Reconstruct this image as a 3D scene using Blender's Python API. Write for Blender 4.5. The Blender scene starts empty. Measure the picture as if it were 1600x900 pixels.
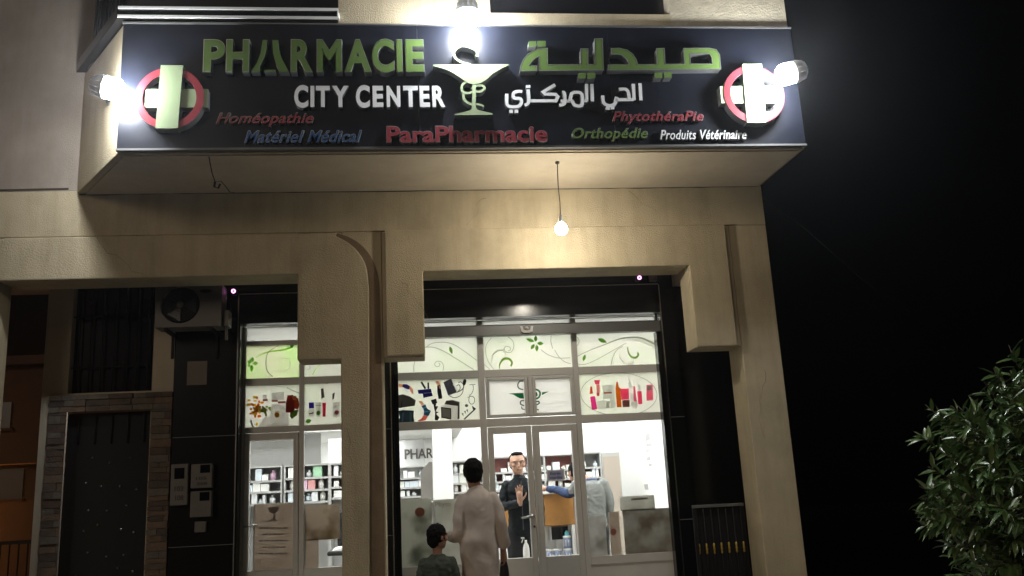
import bpy, bmesh, math, random
from mathutils import Vector, Matrix, noise as mnoise
from mathutils.geometry import tessellate_polygon
R = math.radians
rnd = random.Random(7)

# ------------------------------------------------------------------ camera, sky, sun, exposure
scene = bpy.context.scene
FPX, YAW, PITCH, ROLL, CAMH = 1400.0, R(6.54), R(13.19), R(-2.92), 1.5
def cam_axes():
    cy, sy, cp, sp = math.cos(YAW), math.sin(YAW), math.cos(PITCH), math.sin(PITCH)
    f = Vector((sy*cp, cy*cp, sp)); r = Vector((cy, -sy, 0)); u = r.cross(f)
    c, s = math.cos(ROLL), math.sin(ROLL)
    return r*c + u*s, u*c - r*s, f
CR, CU, CF = cam_axes()
cd = bpy.data.cameras.new('camera'); cam = bpy.data.objects.new('camera', cd)
scene.collection.objects.link(cam)
cd.sensor_width = 36; cd.lens = FPX/1600*36; cd.clip_start = 0.05; cd.clip_end = 500
M4 = Matrix((CR, CU, -CF)).transposed().to_4x4(); M4.translation = (0, 0, CAMH)
cam.matrix_world = M4
scene.camera = cam

SUN_EL, SUN_AZ = R(17), R(30)      # warm street glow from the left behind the viewer
world = bpy.data.worlds.new('World'); scene.world = world; world.use_nodes = True
wn = world.node_tree.nodes; wl = world.node_tree.links
sky = wn.new('ShaderNodeTexSky'); sky.sky_type = 'NISHITA'; sky.sun_disc = False
sky.sun_elevation = R(-9); sky.sun_rotation = R(180)+SUN_AZ
wl.new(sky.outputs[0], wn['Background'].inputs[0]); wn['Background'].inputs[1].default_value = 0.05
sl = bpy.data.lights.new('sun', 'SUN'); sun = bpy.data.objects.new('sun', sl); scene.collection.objects.link(sun)
sl.energy = 0.35; sl.angle = R(18); sl.color = (1.0, 0.82, 0.63)
sun.rotation_euler = Vector((math.sin(SUN_AZ)*math.cos(SUN_EL), math.cos(SUN_AZ)*math.cos(SUN_EL), -math.sin(SUN_EL))).to_track_quat('-Z', 'Y').to_euler()
scene.view_settings.view_transform = 'Standard'; scene.view_settings.look = 'None'
scene.view_settings.exposure = 0.0; scene.view_settings.gamma = 1.0
scene.view_settings.use_curve_mapping = False
scene.render.engine = 'CYCLES'
scene.cycles.use_denoising = True
scene.cycles.sample_clamp_indirect = 6.0
scene.cycles.max_bounces = 10; scene.cycles.diffuse_bounces = 5; scene.cycles.transparent_max_bounces = 16
scene.cycles.caustics_reflective = False; scene.cycles.caustics_refractive = False

FLOOD_L, BULB_L, SHOP_L = 400.0, 420.0, 31.0
HAZE = 0.0015

# ------------------------------------------------------------------ helpers
def at(px, py, Y):
    d = CR*((px-800)/FPX) - CU*((py-450)/FPX) + CF
    t = Y/d.y
    return (d.x*t, CAMH + d.z*t)
def atl(pts, Y): return [at(x, y, Y) for x, y in pts]
def zm(pts, s, ox, oy): return [(ox+x/s, oy+y/s) for x, y in pts]

def lnk(o):
    scene.collection.objects.link(o); return o
def tag(o, label=None, cat=None, group=None, kind=None):
    if label: o['label'] = label
    if cat: o['category'] = cat
    if group: o['group'] = group
    if kind: o['kind'] = kind
    return o
def thing(name, label, cat, loc=(0, 0, 0), rz=0, group=None):
    o = lnk(bpy.data.objects.new(name, None)); o.empty_display_size = .1
    o.location = loc; o.rotation_euler.z = rz
    o.matrix_basis = Matrix.Translation(loc) @ Matrix.Rotation(rz, 4, 'Z')
    return tag(o, label, cat, group)
def copy_tree(o, parent=None):
    c = o.copy(); lnk(c); c.parent = parent
    for ch in [x for x in scene.objects if x.parent == o]: copy_tree(ch, c)
    return c

class MB:
    def __init__(s): s.v, s.f, s.m, s.sm = [], [], [], []
    def add(s, vs, fs, m=0, sm=False):
        b = len(s.v); s.v += [tuple(v) for v in vs]
        for f in fs: s.f.append([b+i for i in f]); s.m.append(m); s.sm.append(sm)
        return s
    def box(s, x0, x1, y0, y1, z0, z1, m=0):
        vs = [(x0,y0,z0),(x1,y0,z0),(x1,y1,z0),(x0,y1,z0),(x0,y0,z1),(x1,y0,z1),(x1,y1,z1),(x0,y1,z1)]
        return s.add(vs, [(0,3,2,1),(4,5,6,7),(0,1,5,4),(1,2,6,5),(2,3,7,6),(3,0,4,7)], m)
    def prism(s, loops, y0, y1, m=0, ms=None):
        """loops of (x,z): outer first, holes after; extruded from y0 (front) to y1 (back)"""
        if isinstance(loops[0][0], (int, float)): loops = [loops]
        ms = m if ms is None else ms
        flat = [p for l in loops for p in l]
        tris = tessellate_polygon([[Vector((p[0], p[1], 0)) for p in l] for l in loops])
        n = len(flat)
        vs = [(p[0], y0, p[1]) for p in flat] + [(p[0], y1, p[1]) for p in flat]
        ft = []; bk = []
        for a, b, c in tris:
            ar = (flat[b][0]-flat[a][0])*(flat[c][1]-flat[a][1])-(flat[c][0]-flat[a][0])*(flat[b][1]-flat[a][1])
            if ar < 0: a, b, c = a, c, b
            ft.append((a, b, c)); bk.append((c+n, b+n, a+n))
        base = len(s.v)
        s.add(vs, ft+bk, m)
        off = 0
        for li, l in enumerate(loops):
            k = len(l)
            area = sum(l[i][0]*l[(i+1) % k][1]-l[(i+1) % k][0]*l[i][1] for i in range(k))
            ccw = (area > 0) == (li == 0)
            for i in range(k):
                j = (i+1) % k
                q = (off+i, off+i+n, off+j+n, off+j) if ccw else (off+j, off+j+n, off+i+n, off+i)
                s.f.append([base+x for x in q]); s.m.append(ms); s.sm.append(False)
            off += k
        return s
    def tube(s, pts, r, n=8, m=0, cap=True):
        pts = [Vector(p) for p in pts]
        rs = r if isinstance(r, (list, tuple)) else [r]*len(pts)
        vs = []; fs = []
        prev = None
        for i, p in enumerate(pts):
            t = (pts[min(i+1, len(pts)-1)]-pts[max(i-1, 0)]).normalized()
            if prev is None:
                a = t.cross(Vector((0, 0, 1)))
                if a.length < .1: a = t.cross(Vector((1, 0, 0)))
            else: a = prev - t*prev.dot(t)
            a.normalize(); prev = a; b = t.cross(a)
            for k in range(n):
                th = 2*math.pi*k/n
                vs.append(p + (a*math.cos(th)+b*math.sin(th))*rs[i])
        for i in range(len(pts)-1):
            for k in range(n):
                k2 = (k+1) % n
                fs.append((i*n+k, i*n+k2, (i+1)*n+k2, (i+1)*n+k))
        if cap: fs += [tuple(range(n-1, -1, -1)), tuple((len(pts)-1)*n+k for k in range(n))]
        return s.add(vs, fs, m, True)
    def lathe(s, prof, c, axis='z', n=20, m=0):
        """prof = (radius, height) list turned about an axis through c"""
        vs = []; fs = []
        for r, h in prof:
            for k in range(n):
                th = 2*math.pi*k/n; a, b = r*math.cos(th), r*math.sin(th)
                o = (a, b, h) if axis == 'z' else ((a, h, b) if axis == 'y' else (h, a, b))
                vs.append((c[0]+o[0], c[1]+o[1], c[2]+o[2]))
        for i in range(len(prof)-1):
            for k in range(n):
                k2 = (k+1) % n; fs.append((i*n+k, i*n+k2, (i+1)*n+k2, (i+1)*n+k))
        fs.append(tuple(range(n))); fs.append(tuple((len(prof)-1)*n+k for k in range(n)))
        return s.add(vs, fs, m, True)
    def build(s, name, mats, parent=None, bevel=0, local=False):
        me = bpy.data.meshes.new(name); me.from_pydata(s.v, [], s.f)
        for mt in (mats if isinstance(mats, (list, tuple)) else [mats]): me.materials.append(mt)
        me.polygons.foreach_set('material_index', s.m); me.polygons.foreach_set('use_smooth', s.sm)
        bm = bmesh.new(); bm.from_mesh(me); bmesh.ops.recalc_face_normals(bm, faces=bm.faces); bm.to_mesh(me); bm.free()
        if parent is not None and not local:
            w = parent.matrix_basis.copy(); q = parent.parent
            while q is not None: w = q.matrix_basis @ w; q = q.parent
            me.transform(w.inverted())
        me.update()
        o = lnk(bpy.data.objects.new(name, me)); o.parent = parent
        if bevel:
            b = o.modifiers.new('bevel', 'BEVEL'); b.width = bevel; b.segments = 2; b.limit_method = 'ANGLE'; b.angle_limit = R(40)
        return o

def smooth_path(pts, k=6, closed=False):
    n = len(pts); out = []
    rng = range(n) if closed else range(n-1)
    g = (lambda i: pts[i % n]) if closed else (lambda i: pts[max(0, min(n-1, i))])
    for i in rng:
        p0, p1, p2, p3 = g(i-1), g(i), g(i+1), g(i+2)
        for j in range(k):
            t = j/k
            out.append(tuple(.5*((2*p1[d])+(-p0[d]+p2[d])*t+(2*p0[d]-5*p1[d]+4*p2[d]-p3[d])*t*t+(-p0[d]+3*p1[d]-3*p2[d]+p3[d])*t**3) for d in range(len(p1))))
    if not closed: out.append(tuple(pts[-1]))
    return out
def ribbon(pts, w):
    """outline polygon of an open stroke; w a width or one width per point"""
    n = len(pts); L = []; Rr = []
    for i, p in enumerate(pts):
        wi = (w[i] if isinstance(w, (list, tuple)) else w)/2
        def d(a, b):
            x, y = b[0]-a[0], b[1]-a[1]; l = math.hypot(x, y) or 1e-9; return x/l, y/l
        d1 = d(pts[i-1], p) if i else d(p, pts[1]); d2 = d(p, pts[i+1]) if i < n-1 else d1
        nx, ny = -(d1[1]+d2[1]), d1[0]+d2[0]; l = math.hypot(nx, ny) or 1e-9
        nx, ny = nx/l, ny/l
        c = max(.55, nx*-d1[1]+ny*d1[0])
        L.append((p[0]+nx*wi/c, p[1]+ny*wi/c)); Rr.append((p[0]-nx*wi/c, p[1]-ny*wi/c))
    return L+Rr[::-1]
def ring_loops(cx, cz, ro, ri, n=40, e=1.0):
    return [[(cx+ro*math.cos(2*math.pi*k/n), cz+ro*e*math.sin(2*math.pi*k/n)) for k in range(n)],
            [(cx+ri*math.cos(2*math.pi*k/n), cz+ri*e*math.sin(2*math.pi*k/n)) for k in range(n)]]
def ell(cx, cy, rx, ry, n=20, rot=0):
    c, s = math.cos(rot), math.sin(rot)
    return [(cx+rx*math.cos(t)*c-ry*math.sin(t)*s, cy+rx*math.cos(t)*s+ry*math.sin(t)*c) for t in [2*math.pi*k/n for k in range(n)]]

# ------------------------------------------------------------------ materials
def mat(name, col, rough=.6, metal=0, noise=0, nscale=6, bump=0, bscale=80, emit=None, estr=0, spec=None, coat=0, streak=0):
    m = bpy.data.materials.new(name); m.use_nodes = True
    nt = m.node_tree; n = nt.nodes; l = nt.links; p = n['Principled BSDF']
    p.inputs['Base Color'].default_value = (*col, 1); p.inputs['Roughness'].default_value = rough; p.inputs['Metallic'].default_value = metal
    if spec is not None: p.inputs['Specular IOR Level'].default_value = spec
    if coat: p.inputs['Coat Weight'].default_value = coat; p.inputs['Coat Roughness'].default_value = .08
    tc = n.new('ShaderNodeNewGeometry')
    if noise:
        t = n.new('ShaderNodeTexNoise'); t.inputs['Scale'].default_value = nscale; t.inputs['Detail'].default_value = 7; t.inputs['Roughness'].default_value = .62
        l.new(tc.outputs['Position'], t.inputs['Vector'])
        r = n.new('ShaderNodeValToRGB'); r.color_ramp.elements[0].position = .3; r.color_ramp.elements[1].position = .72
        r.color_ramp.elements[0].color = (*[c*(1-noise) for c in col], 1); r.color_ramp.elements[1].color = (*[min(1, c*(1+noise*.6)) for c in col], 1)
        l.new(t.outputs['Fac'], r.inputs['Fac']); src = r.outputs['Color']
        if streak:
            mp = n.new('ShaderNodeMapping'); mp.inputs['Scale'].default_value = (3.2, 3.2, .35)
            l.new(tc.outputs['Position'], mp.inputs['Vector'])
            t2 = n.new('ShaderNodeTexNoise'); t2.inputs['Scale'].default_value = 2.2; t2.inputs['Detail'].default_value = 9; t2.inputs['Roughness'].default_value = .7
            l.new(mp.outputs[0], t2.inputs['Vector'])
            r2 = n.new('ShaderNodeValToRGB'); r2.color_ramp.elements[0].position = .34; r2.color_ramp.elements[1].position = .56
            v = 1-streak; r2.color_ramp.elements[0].color = (v, v*.98, v*.94, 1); r2.color_ramp.elements[1].color = (1, 1, 1, 1)
            l.new(t2.outputs['Fac'], r2.inputs['Fac'])
            mx = n.new('ShaderNodeMix'); mx.data_type = 'RGBA'; mx.blend_type = 'MULTIPLY'; mx.inputs[0].default_value = 1
            l.new(src, mx.inputs[6]); l.new(r2.outputs[0], mx.inputs[7]); src = mx.outputs[2]
        l.new(src, p.inputs['Base Color'])
    if bump:
        t = n.new('ShaderNodeTexNoise'); t.inputs['Scale'].default_value = bscale; t.inputs['Detail'].default_value = 5
        l.new(tc.outputs['Position'], t.inputs['Vector'])
        b = n.new('ShaderNodeBump'); b.inputs['Strength'].default_value = bump; b.inputs['Distance'].default_value = .01
        l.new(t.outputs['Fac'], b.inputs['Height']); l.new(b.outputs[0], p.inputs['Normal'])
    if emit: p.inputs['Emission Color'].default_value = (*emit, 1); p.inputs['Emission Strength'].default_value = estr
    return m
def vinyl(name, col, thru=.5, noise=0):
    """printed translucent film on glass"""
    m = bpy.data.materials.new(name); m.use_nodes = True; nt = m.node_tree; n = nt.nodes; l = nt.links
    n.remove(n['Principled BSDF'])
    d = n.new('ShaderNodeBsdfDiffuse'); t = n.new('ShaderNodeBsdfTranslucent'); mx = n.new('ShaderNodeMixShader')
    d.inputs[0].default_value = (*col, 1); t.inputs[0].default_value = (*col, 1); mx.inputs[0].default_value = thru
    if noise:
        g = n.new('ShaderNodeNewGeometry'); q = n.new('ShaderNodeTexNoise'); q.inputs['Scale'].default_value = 2.5; q.inputs['Detail'].default_value = 4
        r = n.new('ShaderNodeValToRGB'); r.color_ramp.elements[0].position = .4; r.color_ramp.elements[1].position = .6
        r.color_ramp.elements[0].color = (*col, 1); r.color_ramp.elements[1].color = (col[0]*(1-noise), col[1]*(1-noise*.15), col[2]*(1-noise*1.5), 1)
        l.new(g.outputs['Position'], q.inputs['Vector']); l.new(q.outputs['Fac'], r.inputs['Fac']); l.new(r.outputs[0], d.inputs[0]); l.new(r.outputs[0], t.inputs[0])
    l.new(d.outputs[0], mx.inputs[1]); l.new(t.outputs[0], mx.inputs[2])
    l.new(mx.outputs[0], n['Material Output'].inputs['Surface'])
    return m
def blotch(name, c1, c2, thru=.4, scale=5.0, lo=.42, hi=.62):
    m = vinyl(name, c1, thru, noise=.01)
    for nd in m.node_tree.nodes:
        if nd.type == 'TEX_NOISE': nd.inputs['Scale'].default_value = scale; nd.inputs['Detail'].default_value = 2.5
        if nd.type == 'VALTORGB':
            nd.color_ramp.elements[0].position = lo; nd.color_ramp.elements[1].position = hi
            nd.color_ramp.elements[0].color = (*c1, 1); nd.color_ramp.elements[1].color = (*c2, 1)
    return m
def glass_mat(name, tint=(1, 1, 1), fac=.06, rough=0.0):
    m = bpy.data.materials.new(name); m.use_nodes = True; nt = m.node_tree; n = nt.nodes; l = nt.links
    n.remove(n['Principled BSDF'])
    t = n.new('ShaderNodeBsdfTransparent'); t.inputs[0].default_value = (*tint, 1)
    g = n.new('ShaderNodeBsdfGlossy'); g.inputs['Roughness'].default_value = rough
    lw = n.new('ShaderNodeLayerWeight'); lw.inputs[0].default_value = .25
    ma = n.new('ShaderNodeMath'); ma.operation = 'MULTIPLY_ADD'; ma.inputs[1].default_value = .5; ma.inputs[2].default_value = fac*.5
    l.new(lw.outputs['Fresnel'], ma.inputs[0])
    mx = n.new('ShaderNodeMixShader'); l.new(ma.outputs[0], mx.inputs[0]); l.new(t.outputs[0], mx.inputs[1]); l.new(g.outputs[0], mx.inputs[2])
    l.new(mx.outputs[0], n['Material Output'].inputs['Surface'])
    return m

M = {}
M['plaster'] = mat('beige_plaster', (.51, .43, .29), .88, noise=.22, nscale=1.5, bump=.8, bscale=90, streak=.13)
M['plaster_up'] = mat('grey_brown_plaster', (.33, .28, .235), .9, noise=.2, nscale=1.8, bump=.5, bscale=110, streak=.08)
M['plaster_rough'] = mat('stucco', (.52, .46, .34), .92, noise=.2, nscale=9, bump=.9, bscale=60)
M['plaster_pale'] = mat('pale_plaster', (.54, .47, .36), .9, noise=.14, nscale=2, bump=.5, bscale=95, streak=.05)
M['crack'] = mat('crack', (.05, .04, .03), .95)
M['granite'] = mat('black_granite', (.007, .007, .008), .19, noise=.6, nscale=120, spec=.5)
M['joint'] = mat('joint', (.16, .16, .16), .5)
M['trim'] = mat('polished_trim', (.75, .75, .75), .22, metal=1)
M['marble'] = mat('black_marble', (.012, .012, .013), .16, noise=.5, nscale=40, spec=.6)
M['alu'] = mat('satin_aluminium', (.62, .61, .58), .5, metal=.05, noise=.05, nscale=8)
M['alu_dark'] = mat('dark_aluminium', (.16, .16, .155), .45, metal=.4)
M['gap'] = mat('dark_gap', (.03, .03, .03), .8)
M['glass'] = glass_mat('window_glass')
M['darkglass'] = mat('dark_glass', (.006, .006, .008), .08)
M['film'] = vinyl('white_window_film', (.89, .885, .83), .6, noise=.03)
M['film_plain'] = vinyl('plain_window_film', (.89, .885, .86), .6)
M['film_green'] = vinyl('green_window_film', (.85, .87, .70), .6, noise=.16)
M['board'] = mat('glossy_sign_panel', (.008, .0095, .016), .36, noise=.35, nscale=4, bump=.06, bscale=22, spec=.3)
M['lgreen'] = mat('green_acrylic', (.125, .205, .055), .3)
M['cgreen'] = mat('pale_green_acrylic', (.36, .45, .26), .42)
M['lwhite'] = mat('white_acrylic', (.84, .85, .86), .4)
M['lred'] = mat('red_acrylic', (.27, .032, .045), .35)
M['lblue'] = mat('blue_acrylic', (.03, .085, .20), .35)
M['lsteel'] = mat('letter_edge_metal', (.70, .70, .68), .32, metal=.85)
M['lamp'] = mat('led_lens', (.9, .9, .9), .4, emit=(.93, .97, 1.0), estr=FLOOD_L)
M['bulb'] = mat('bulb_dome', (.9, .9, .9), .4, emit=(1.0, .92, .77), estr=BULB_L)
M['panel'] = mat('ceiling_panel', (.9, .9, .9), .4, emit=(.97, 1.0, .98), estr=SHOP_L)
M['ir'] = mat('infrared_led', (.8, .3, .7), .4, emit=(1.0, .30, .80), estr=5)
M['housing'] = mat('grey_cast_housing', (.09, .09, .095), .45, metal=.5)
M['black'] = mat('black_plastic', (.012, .012, .012), .5)
M['iron'] = mat('black_painted_iron', (.009, .009, .009), .65, spec=.25)
M['gold'] = mat('gilded_iron', (.65, .45, .10), .3, metal=.9)
M['acwhite'] = mat('weathered_ac_shell', (.17, .155, .14), .55, noise=.12, nscale=7)
M['white'] = mat('white_paint', (.80, .80, .78), .5)
M['wall_in'] = mat('white_wall', (.78, .78, .76), .8)
M['wood'] = mat('orange_wood', (.42, .20, .055), .4, noise=.25, nscale=7, streak=.2)
M['redback'] = mat('red_brown_panel', (.42, .15, .13), .5)
M['greyshelf'] = mat('grey_laminate', (.38, .38, .37), .5)
M['steel'] = mat('brushed_steel', (.6, .6, .6), .3, metal=1)
M['tile'] = mat('floor_tile', (.5, .48, .44), .3, noise=.1)
M['asphalt'] = mat('asphalt', (.05, .05, .05), .9, noise=.35, nscale=5, bump=.5, bscale=120)
M['pave'] = mat('paving', (.28, .25, .21), .85, noise=.25, nscale=5, bump=.3, bscale=90)
M['kerb'] = mat('kerb_stone', (.34, .32, .29), .85, noise=.2)
M['paper'] = mat('paper', (.72, .72, .70), .8)
M['poster'] = mat('poster_back', (.36, .32, .28), .75, noise=.1, nscale=3)
M['ink'] = mat('dark_ink', (.06, .055, .05), .8)
M['bluepaper'] = mat('pale_blue_paper', (.42, .44, .62), .8)
M['blueink'] = mat('blue_ink', (.07, .08, .25), .8)
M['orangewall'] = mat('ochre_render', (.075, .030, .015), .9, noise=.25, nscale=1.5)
M['darkroom'] = mat('dark_window', (.01, .01, .012), .3)

# ------------------------------------------------------------------ key planes and sizes (metres)
YC, YF, YG, YW = 7.42, 8.40, 9.20, 9.40       # sign wall, arcade front, granite face, shop glass
PAV, FLOOR = 0.12, 0.24
ZL, ZS = 3.66, 3.82                            # lintel underside, porch soffit

# ------------------------------------------------------------------ ground
g = MB(); g.add([(-60,-40,0),(60,-40,0),(60,60,0),(-60,60,0)], [(0,1,2,3)])
tag(g.build('ground', mat('dark_soil', (.010, .009, .008), 1.0, noise=.4, spec=0)), kind='structure')
g = MB(); g.add([(-58,-14,.004),(6,-14,.004),(6,6.04,.004),(-58,6.04,.004)], [(0,1,2,3)])
tag(g.build('road', M['asphalt']), kind='structure')
g = MB(); g.box(-30, 9, 6.2, 9.19, .02, PAV)
tag(g.build('pavement', M['pave']), kind='structure')
g = MB(); g.box(-30, 9, 6.05, 6.197, .01, .135)
tag(g.build('kerb', M['kerb'], bevel=.015), kind='structure')
g = MB(); g.box(-1.9, 2.75, 8.95, 9.36, PAV+.002, FLOOR-.02)
tag(g.build('shop_step', M['tile'], bevel=.008), kind='structure')

# ------------------------------------------------------------------ building
B = thing('pharmacy_building', 'beige plastered corner building with an arcade and a projecting bay above the shop', 'building', (0.5, YF, 0))
# front wall above the arcade openings (left of, behind and under the bay)
w = MB()
w.box(-9, 3.59, YF, YF+.35, ZL+.42, 4.53)
w.box(-3.75, -1.07, YF, YF+.35, ZL, ZL+.418)
w.box(-9, -4.2, YF, YF+.35, ZL, ZL+.418)
w.box(.11, 2.73, YF, YF+.35, ZL, ZL+.418)
w.build('facade_wall', M['plaster'], B, bevel=.006)
w = MB(); w.box(-9, 3.59, YF+.001, YF+.35, 4.531, 9.5); w.build('upper_wall', M['plaster_up'], B)
# columns
for x0, x1 in ((-.665, -.285), (3.2, 3.59), (-4.2, -3.80)):
    c = MB(); c.box(x0, x1, YF, YF+.38, PAV, ZL+.417)
    c.build('column', M['plaster'], B, bevel=.008)
for x0, x1 in ((-1.07, -.668), (-.282, .107), (2.733, 3.197)):
    c = MB(); c.box(x0, x1, YF+.004, YF+.30, 2.84, ZL+.416)
    c.build('corbel', M['plaster'], B, bevel=.008)
# raised plaster panel round the right opening, and the round-cornered one on the left
PY = YF-.055
p = MB(); p.prism([(-.25, 2.845), (.108, 2.845), (.108, 3.655), (2.732, 3.655), (2.732, 2.835), (3.14, 2.835), (3.14, 4.075), (-.25, 4.075)], PY, YF-.001)
p.build('lintel_panel', M['plaster'], B, bevel=.012)
arc = smooth_path([(-.72, 4.03), (-.60, 3.96), (-.50, 3.86), (-.43, 3.72), (-.405, 3.5)], 6)
p = MB(); p.prism([(-4.19, 4.06), (-4.19, 3.655), (-1.068, 3.655), (-1.068, 2.835), (-.672, 2.835), (-.672, .13), (-.45, .13), (-.43, 1.4), (-.415, 2.6)] + arc[::-1] + [(-.70, 4.06)], PY+.004, YF-.0015)
p.build('lintel_panel', M['plaster'], B, bevel=.012)
BRN = mat('shadow_brown', (.20, .14, .085), .9, noise=.25, nscale=4, bump=.5, bscale=90)
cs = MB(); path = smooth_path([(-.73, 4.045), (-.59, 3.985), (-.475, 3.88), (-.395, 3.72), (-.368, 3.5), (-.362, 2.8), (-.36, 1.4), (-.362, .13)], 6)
cs.prism(ribbon(path, [.05+.07*min(1, i/24) for i in range(len(path))]), YF-.0045, YF-.002)  # brown band painting in the shadow beside the raised panel
cs.build('shade_strip', BRN, B)
# porch soffit and inner side walls
s = MB(); s.box(-9, 3.58, YF+.352, 9.6, ZS, ZS+.2)
s.build('porch_soffit', M['plaster_pale'], B)
s = MB(); s.box(2.82, 2.98, YF+.40, YG+.078, 3.66, 3.815); s.box(2.984, 3.19, YF+.40, YG+.078, 3.50, 3.70)
s.build('passage_beam', M['plaster_pale'], B)
# bay above: plan with a splayed left cheek
z0, z1 = 4.50, 5.73
bay = [(-2.45, YC), (3.63, YC), (3.60, YF-.004), (-3.12, YF-.004)]
def plan(poly, za, zb):
    m_ = MB(); n = len(poly)
    m_.add([(x, y, za) for x, y in poly]+[(x, y, zb) for x, y in poly],
           [tuple(range(n-1, -1, -1)), tuple(range(n, 2*n))]+[(i, (i+1) % n, n+(i+1) % n, n+i) for i in range(n)])
    return m_
plan(bay, z0, z1).build('bay', M['plaster'], B, bevel=.01)
plan([(-2.41, YC+.03), (3.59, YC+.03), (3.56, YF-.006), (-3.04, YF-.006)], z0-.012, z0-.001).build('bay_soffit_coat', M['plaster_pale'], B)
# upper storey of the bay: piers and dark windows
up = MB()
up.box(-.60, .78, YC+.004, YC+.3, 5.865, 9.3); up.box(.78, 2.48, YC+.002, YC+.3, z1+.001, 5.862)
up.box(-.60, .778, YC+.002, YC+.3, z1+.001, 5.863)
up.build('bay_pier', M['plaster'], B)
up = MB(); up.box(2.482, 3.62, YC+.002, YC+.3, z1+.001, 9.3)
up.build('bay_pier', M['plaster_rough'], B)
wn_ = MB(); wn_.box(.782, 2.478, YC+.16, YC+.2, 5.866, 7.6)
wn_.build('window', M['darkroom'], B)
wn_ = plan([(-2.44, YC+.10), (-.605, YC+.10), (-.605, YC+.16), (-2.40, YC+.16), (-2.96, YF-.01), (-3.06, YF-.01)], 5.87, 7.6)
wn_.build('window', M['darkroom'], B)
sill = plan([(-2.50, YC-.06), (-.60, YC-.06), (-.60, YC+.10), (-2.44, YC+.10), (-3.08, YF-.008), (-3.20, YF-.008)], z1+.012, z1+.125)
sill.build('window_sill', M['marble'], B, bevel=.006)
tr2 = MB()
for za in (z1+.014, z1+.098): tr2.box(-2.49, -.595, YC-.072, YC-.0605, za, za+.024)
tr2.box(-.605, -.592, YC-.072, YC+.02, z1+.0385, z1+.0975)
tr2.build('sill_trim', M['white'], B)
shut = MB()
for k in range(9):
    x = -2.52-.06*k; y = YC+.19+.088*k
    shut.box(x-.012, x+.012, y-.012, y+.012, 5.87, 7.6)
shut.build('shutter_slats', M['iron'], B)
# cracks and the rendered line where the bay meets the wall
ck = MB()
def flat_stroke_soffit(pts, wd):
    P = [at(x, y, 7.5) for x, y in pts]
    return P
for pts, wd in (([(325,241),(329,255),(331,270),(337,284),(345,283),(352,290),(360,300),(372,308)], .010), ([(337,284),(335,292),(342,294),(345,287)], .02)):
    q = []
    for x, y in pts:                      # run on the bay's underside
        d = CR*((x-800)/FPX)-CU*((y-450)/FPX)+CF; t = (z0-.014-CAMH)/d.z
        q.append((d.x*t+rnd.uniform(-.006,.006), min(8.385, max(7.45, d.y*t))))
    o = ribbon(q, wd)
    n = len(o)
    tri = tessellate_polygon([[Vector((a, b, 0)) for a, b in o]])
    ck.add([(a, b, z0-.0145) for a, b in o], tri)
ck.build('crack', M['crack'], B)
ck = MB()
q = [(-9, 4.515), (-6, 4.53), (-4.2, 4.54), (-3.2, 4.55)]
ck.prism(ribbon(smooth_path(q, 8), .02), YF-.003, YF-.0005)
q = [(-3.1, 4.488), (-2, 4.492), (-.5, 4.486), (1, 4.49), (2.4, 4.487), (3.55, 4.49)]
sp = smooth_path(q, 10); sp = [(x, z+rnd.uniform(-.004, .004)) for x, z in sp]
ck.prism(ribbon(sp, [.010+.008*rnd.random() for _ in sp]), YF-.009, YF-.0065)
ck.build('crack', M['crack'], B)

CRK = mat('hairline', (.20, .16, .11), .95)
def wander(x, z, dx, dz, n, seed, wd, y):
    r4 = random.Random(seed); pts = [(x, z)]
    for _ in range(n):
        x += dx+r4.uniform(-.03, .03); z += dz+r4.uniform(-.03, .03); pts.append((x, z))
    c = MB(); c.prism(ribbon(pts, [max(.0012, wd*r4.uniform(.3, 1)*(1-i/(len(pts)))) for i in range(len(pts))]), y-.002, y+.003); c.build('crack', CRK, B)
wander(-2.9, 4.05, .05, -.035, 12, 4, .006, PY+.002); wander(.75, 4.40, -.012, -.03, 9, 8, .005, YF); wander(2.2, 4.46, .035, -.025, 8, 3, .005, YF); wander(3.40, 2.6, -.008, -.06, 12, 6, .005, YF)
wander(-.62, 2.2, .012, -.06, 10, 12, .005, PY+.004); wander(-.1, 3.55, .03, -.05, 8, 2, .004, PY); wander(-5.0, 4.2, .06, .01, 14, 5, .005, YF)
# granite cladding round the shop, with joints and a polished corner trim
gr = MB()
OX0, OX1 = -.215, 2.635        # main opening
LX0, LX1 = -1.745, -.52        # left opening
OZ1 = 3.365
gr.box(LX0, 2.80, YG, YG+.16, OZ1, ZS-.002)
gr.box(OX1, 2.80, YG, YG+.19, PAV, OZ1-.001); gr.box(2.801, 3.585, YG+.08, YG+.17, PAV, ZS-.002)  # far-right black slab added where the passage is only dark
gr.box(LX1, OX0, YG, YG+.19, PAV, OZ1-.001)
gr.box(-2.385, LX0, YG+.001, YG+.19, PAV, ZS-.003)
gr.build('granite_cladding', M['granite'], B)
for z in (2.24, 1.2):
    for xa, xb in ((-2.38, LX0-.03), (OX1+.02, 2.80), (LX1, OX0-.02)):
        jt = MB(); jt.box(xa, xb, YG-.0015, YG, z, z+.006); jt.build('cladding_joint', M['joint'], B)
for x0, x1, z0_, z1_ in ((OX1+.004, OX1+.016, PAV, 3.668), (-1.772, -1.760, PAV, 3.668), (-.245, -.234, PAV, OZ1), (-1.76, OX1+.004, 3.668, 3.678)):
    t_ = MB(); t_.box(x0, x1, YG-.012, YG-.0005, z0_, z1_); t_.build('corner_trim', M['trim'], B)
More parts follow.
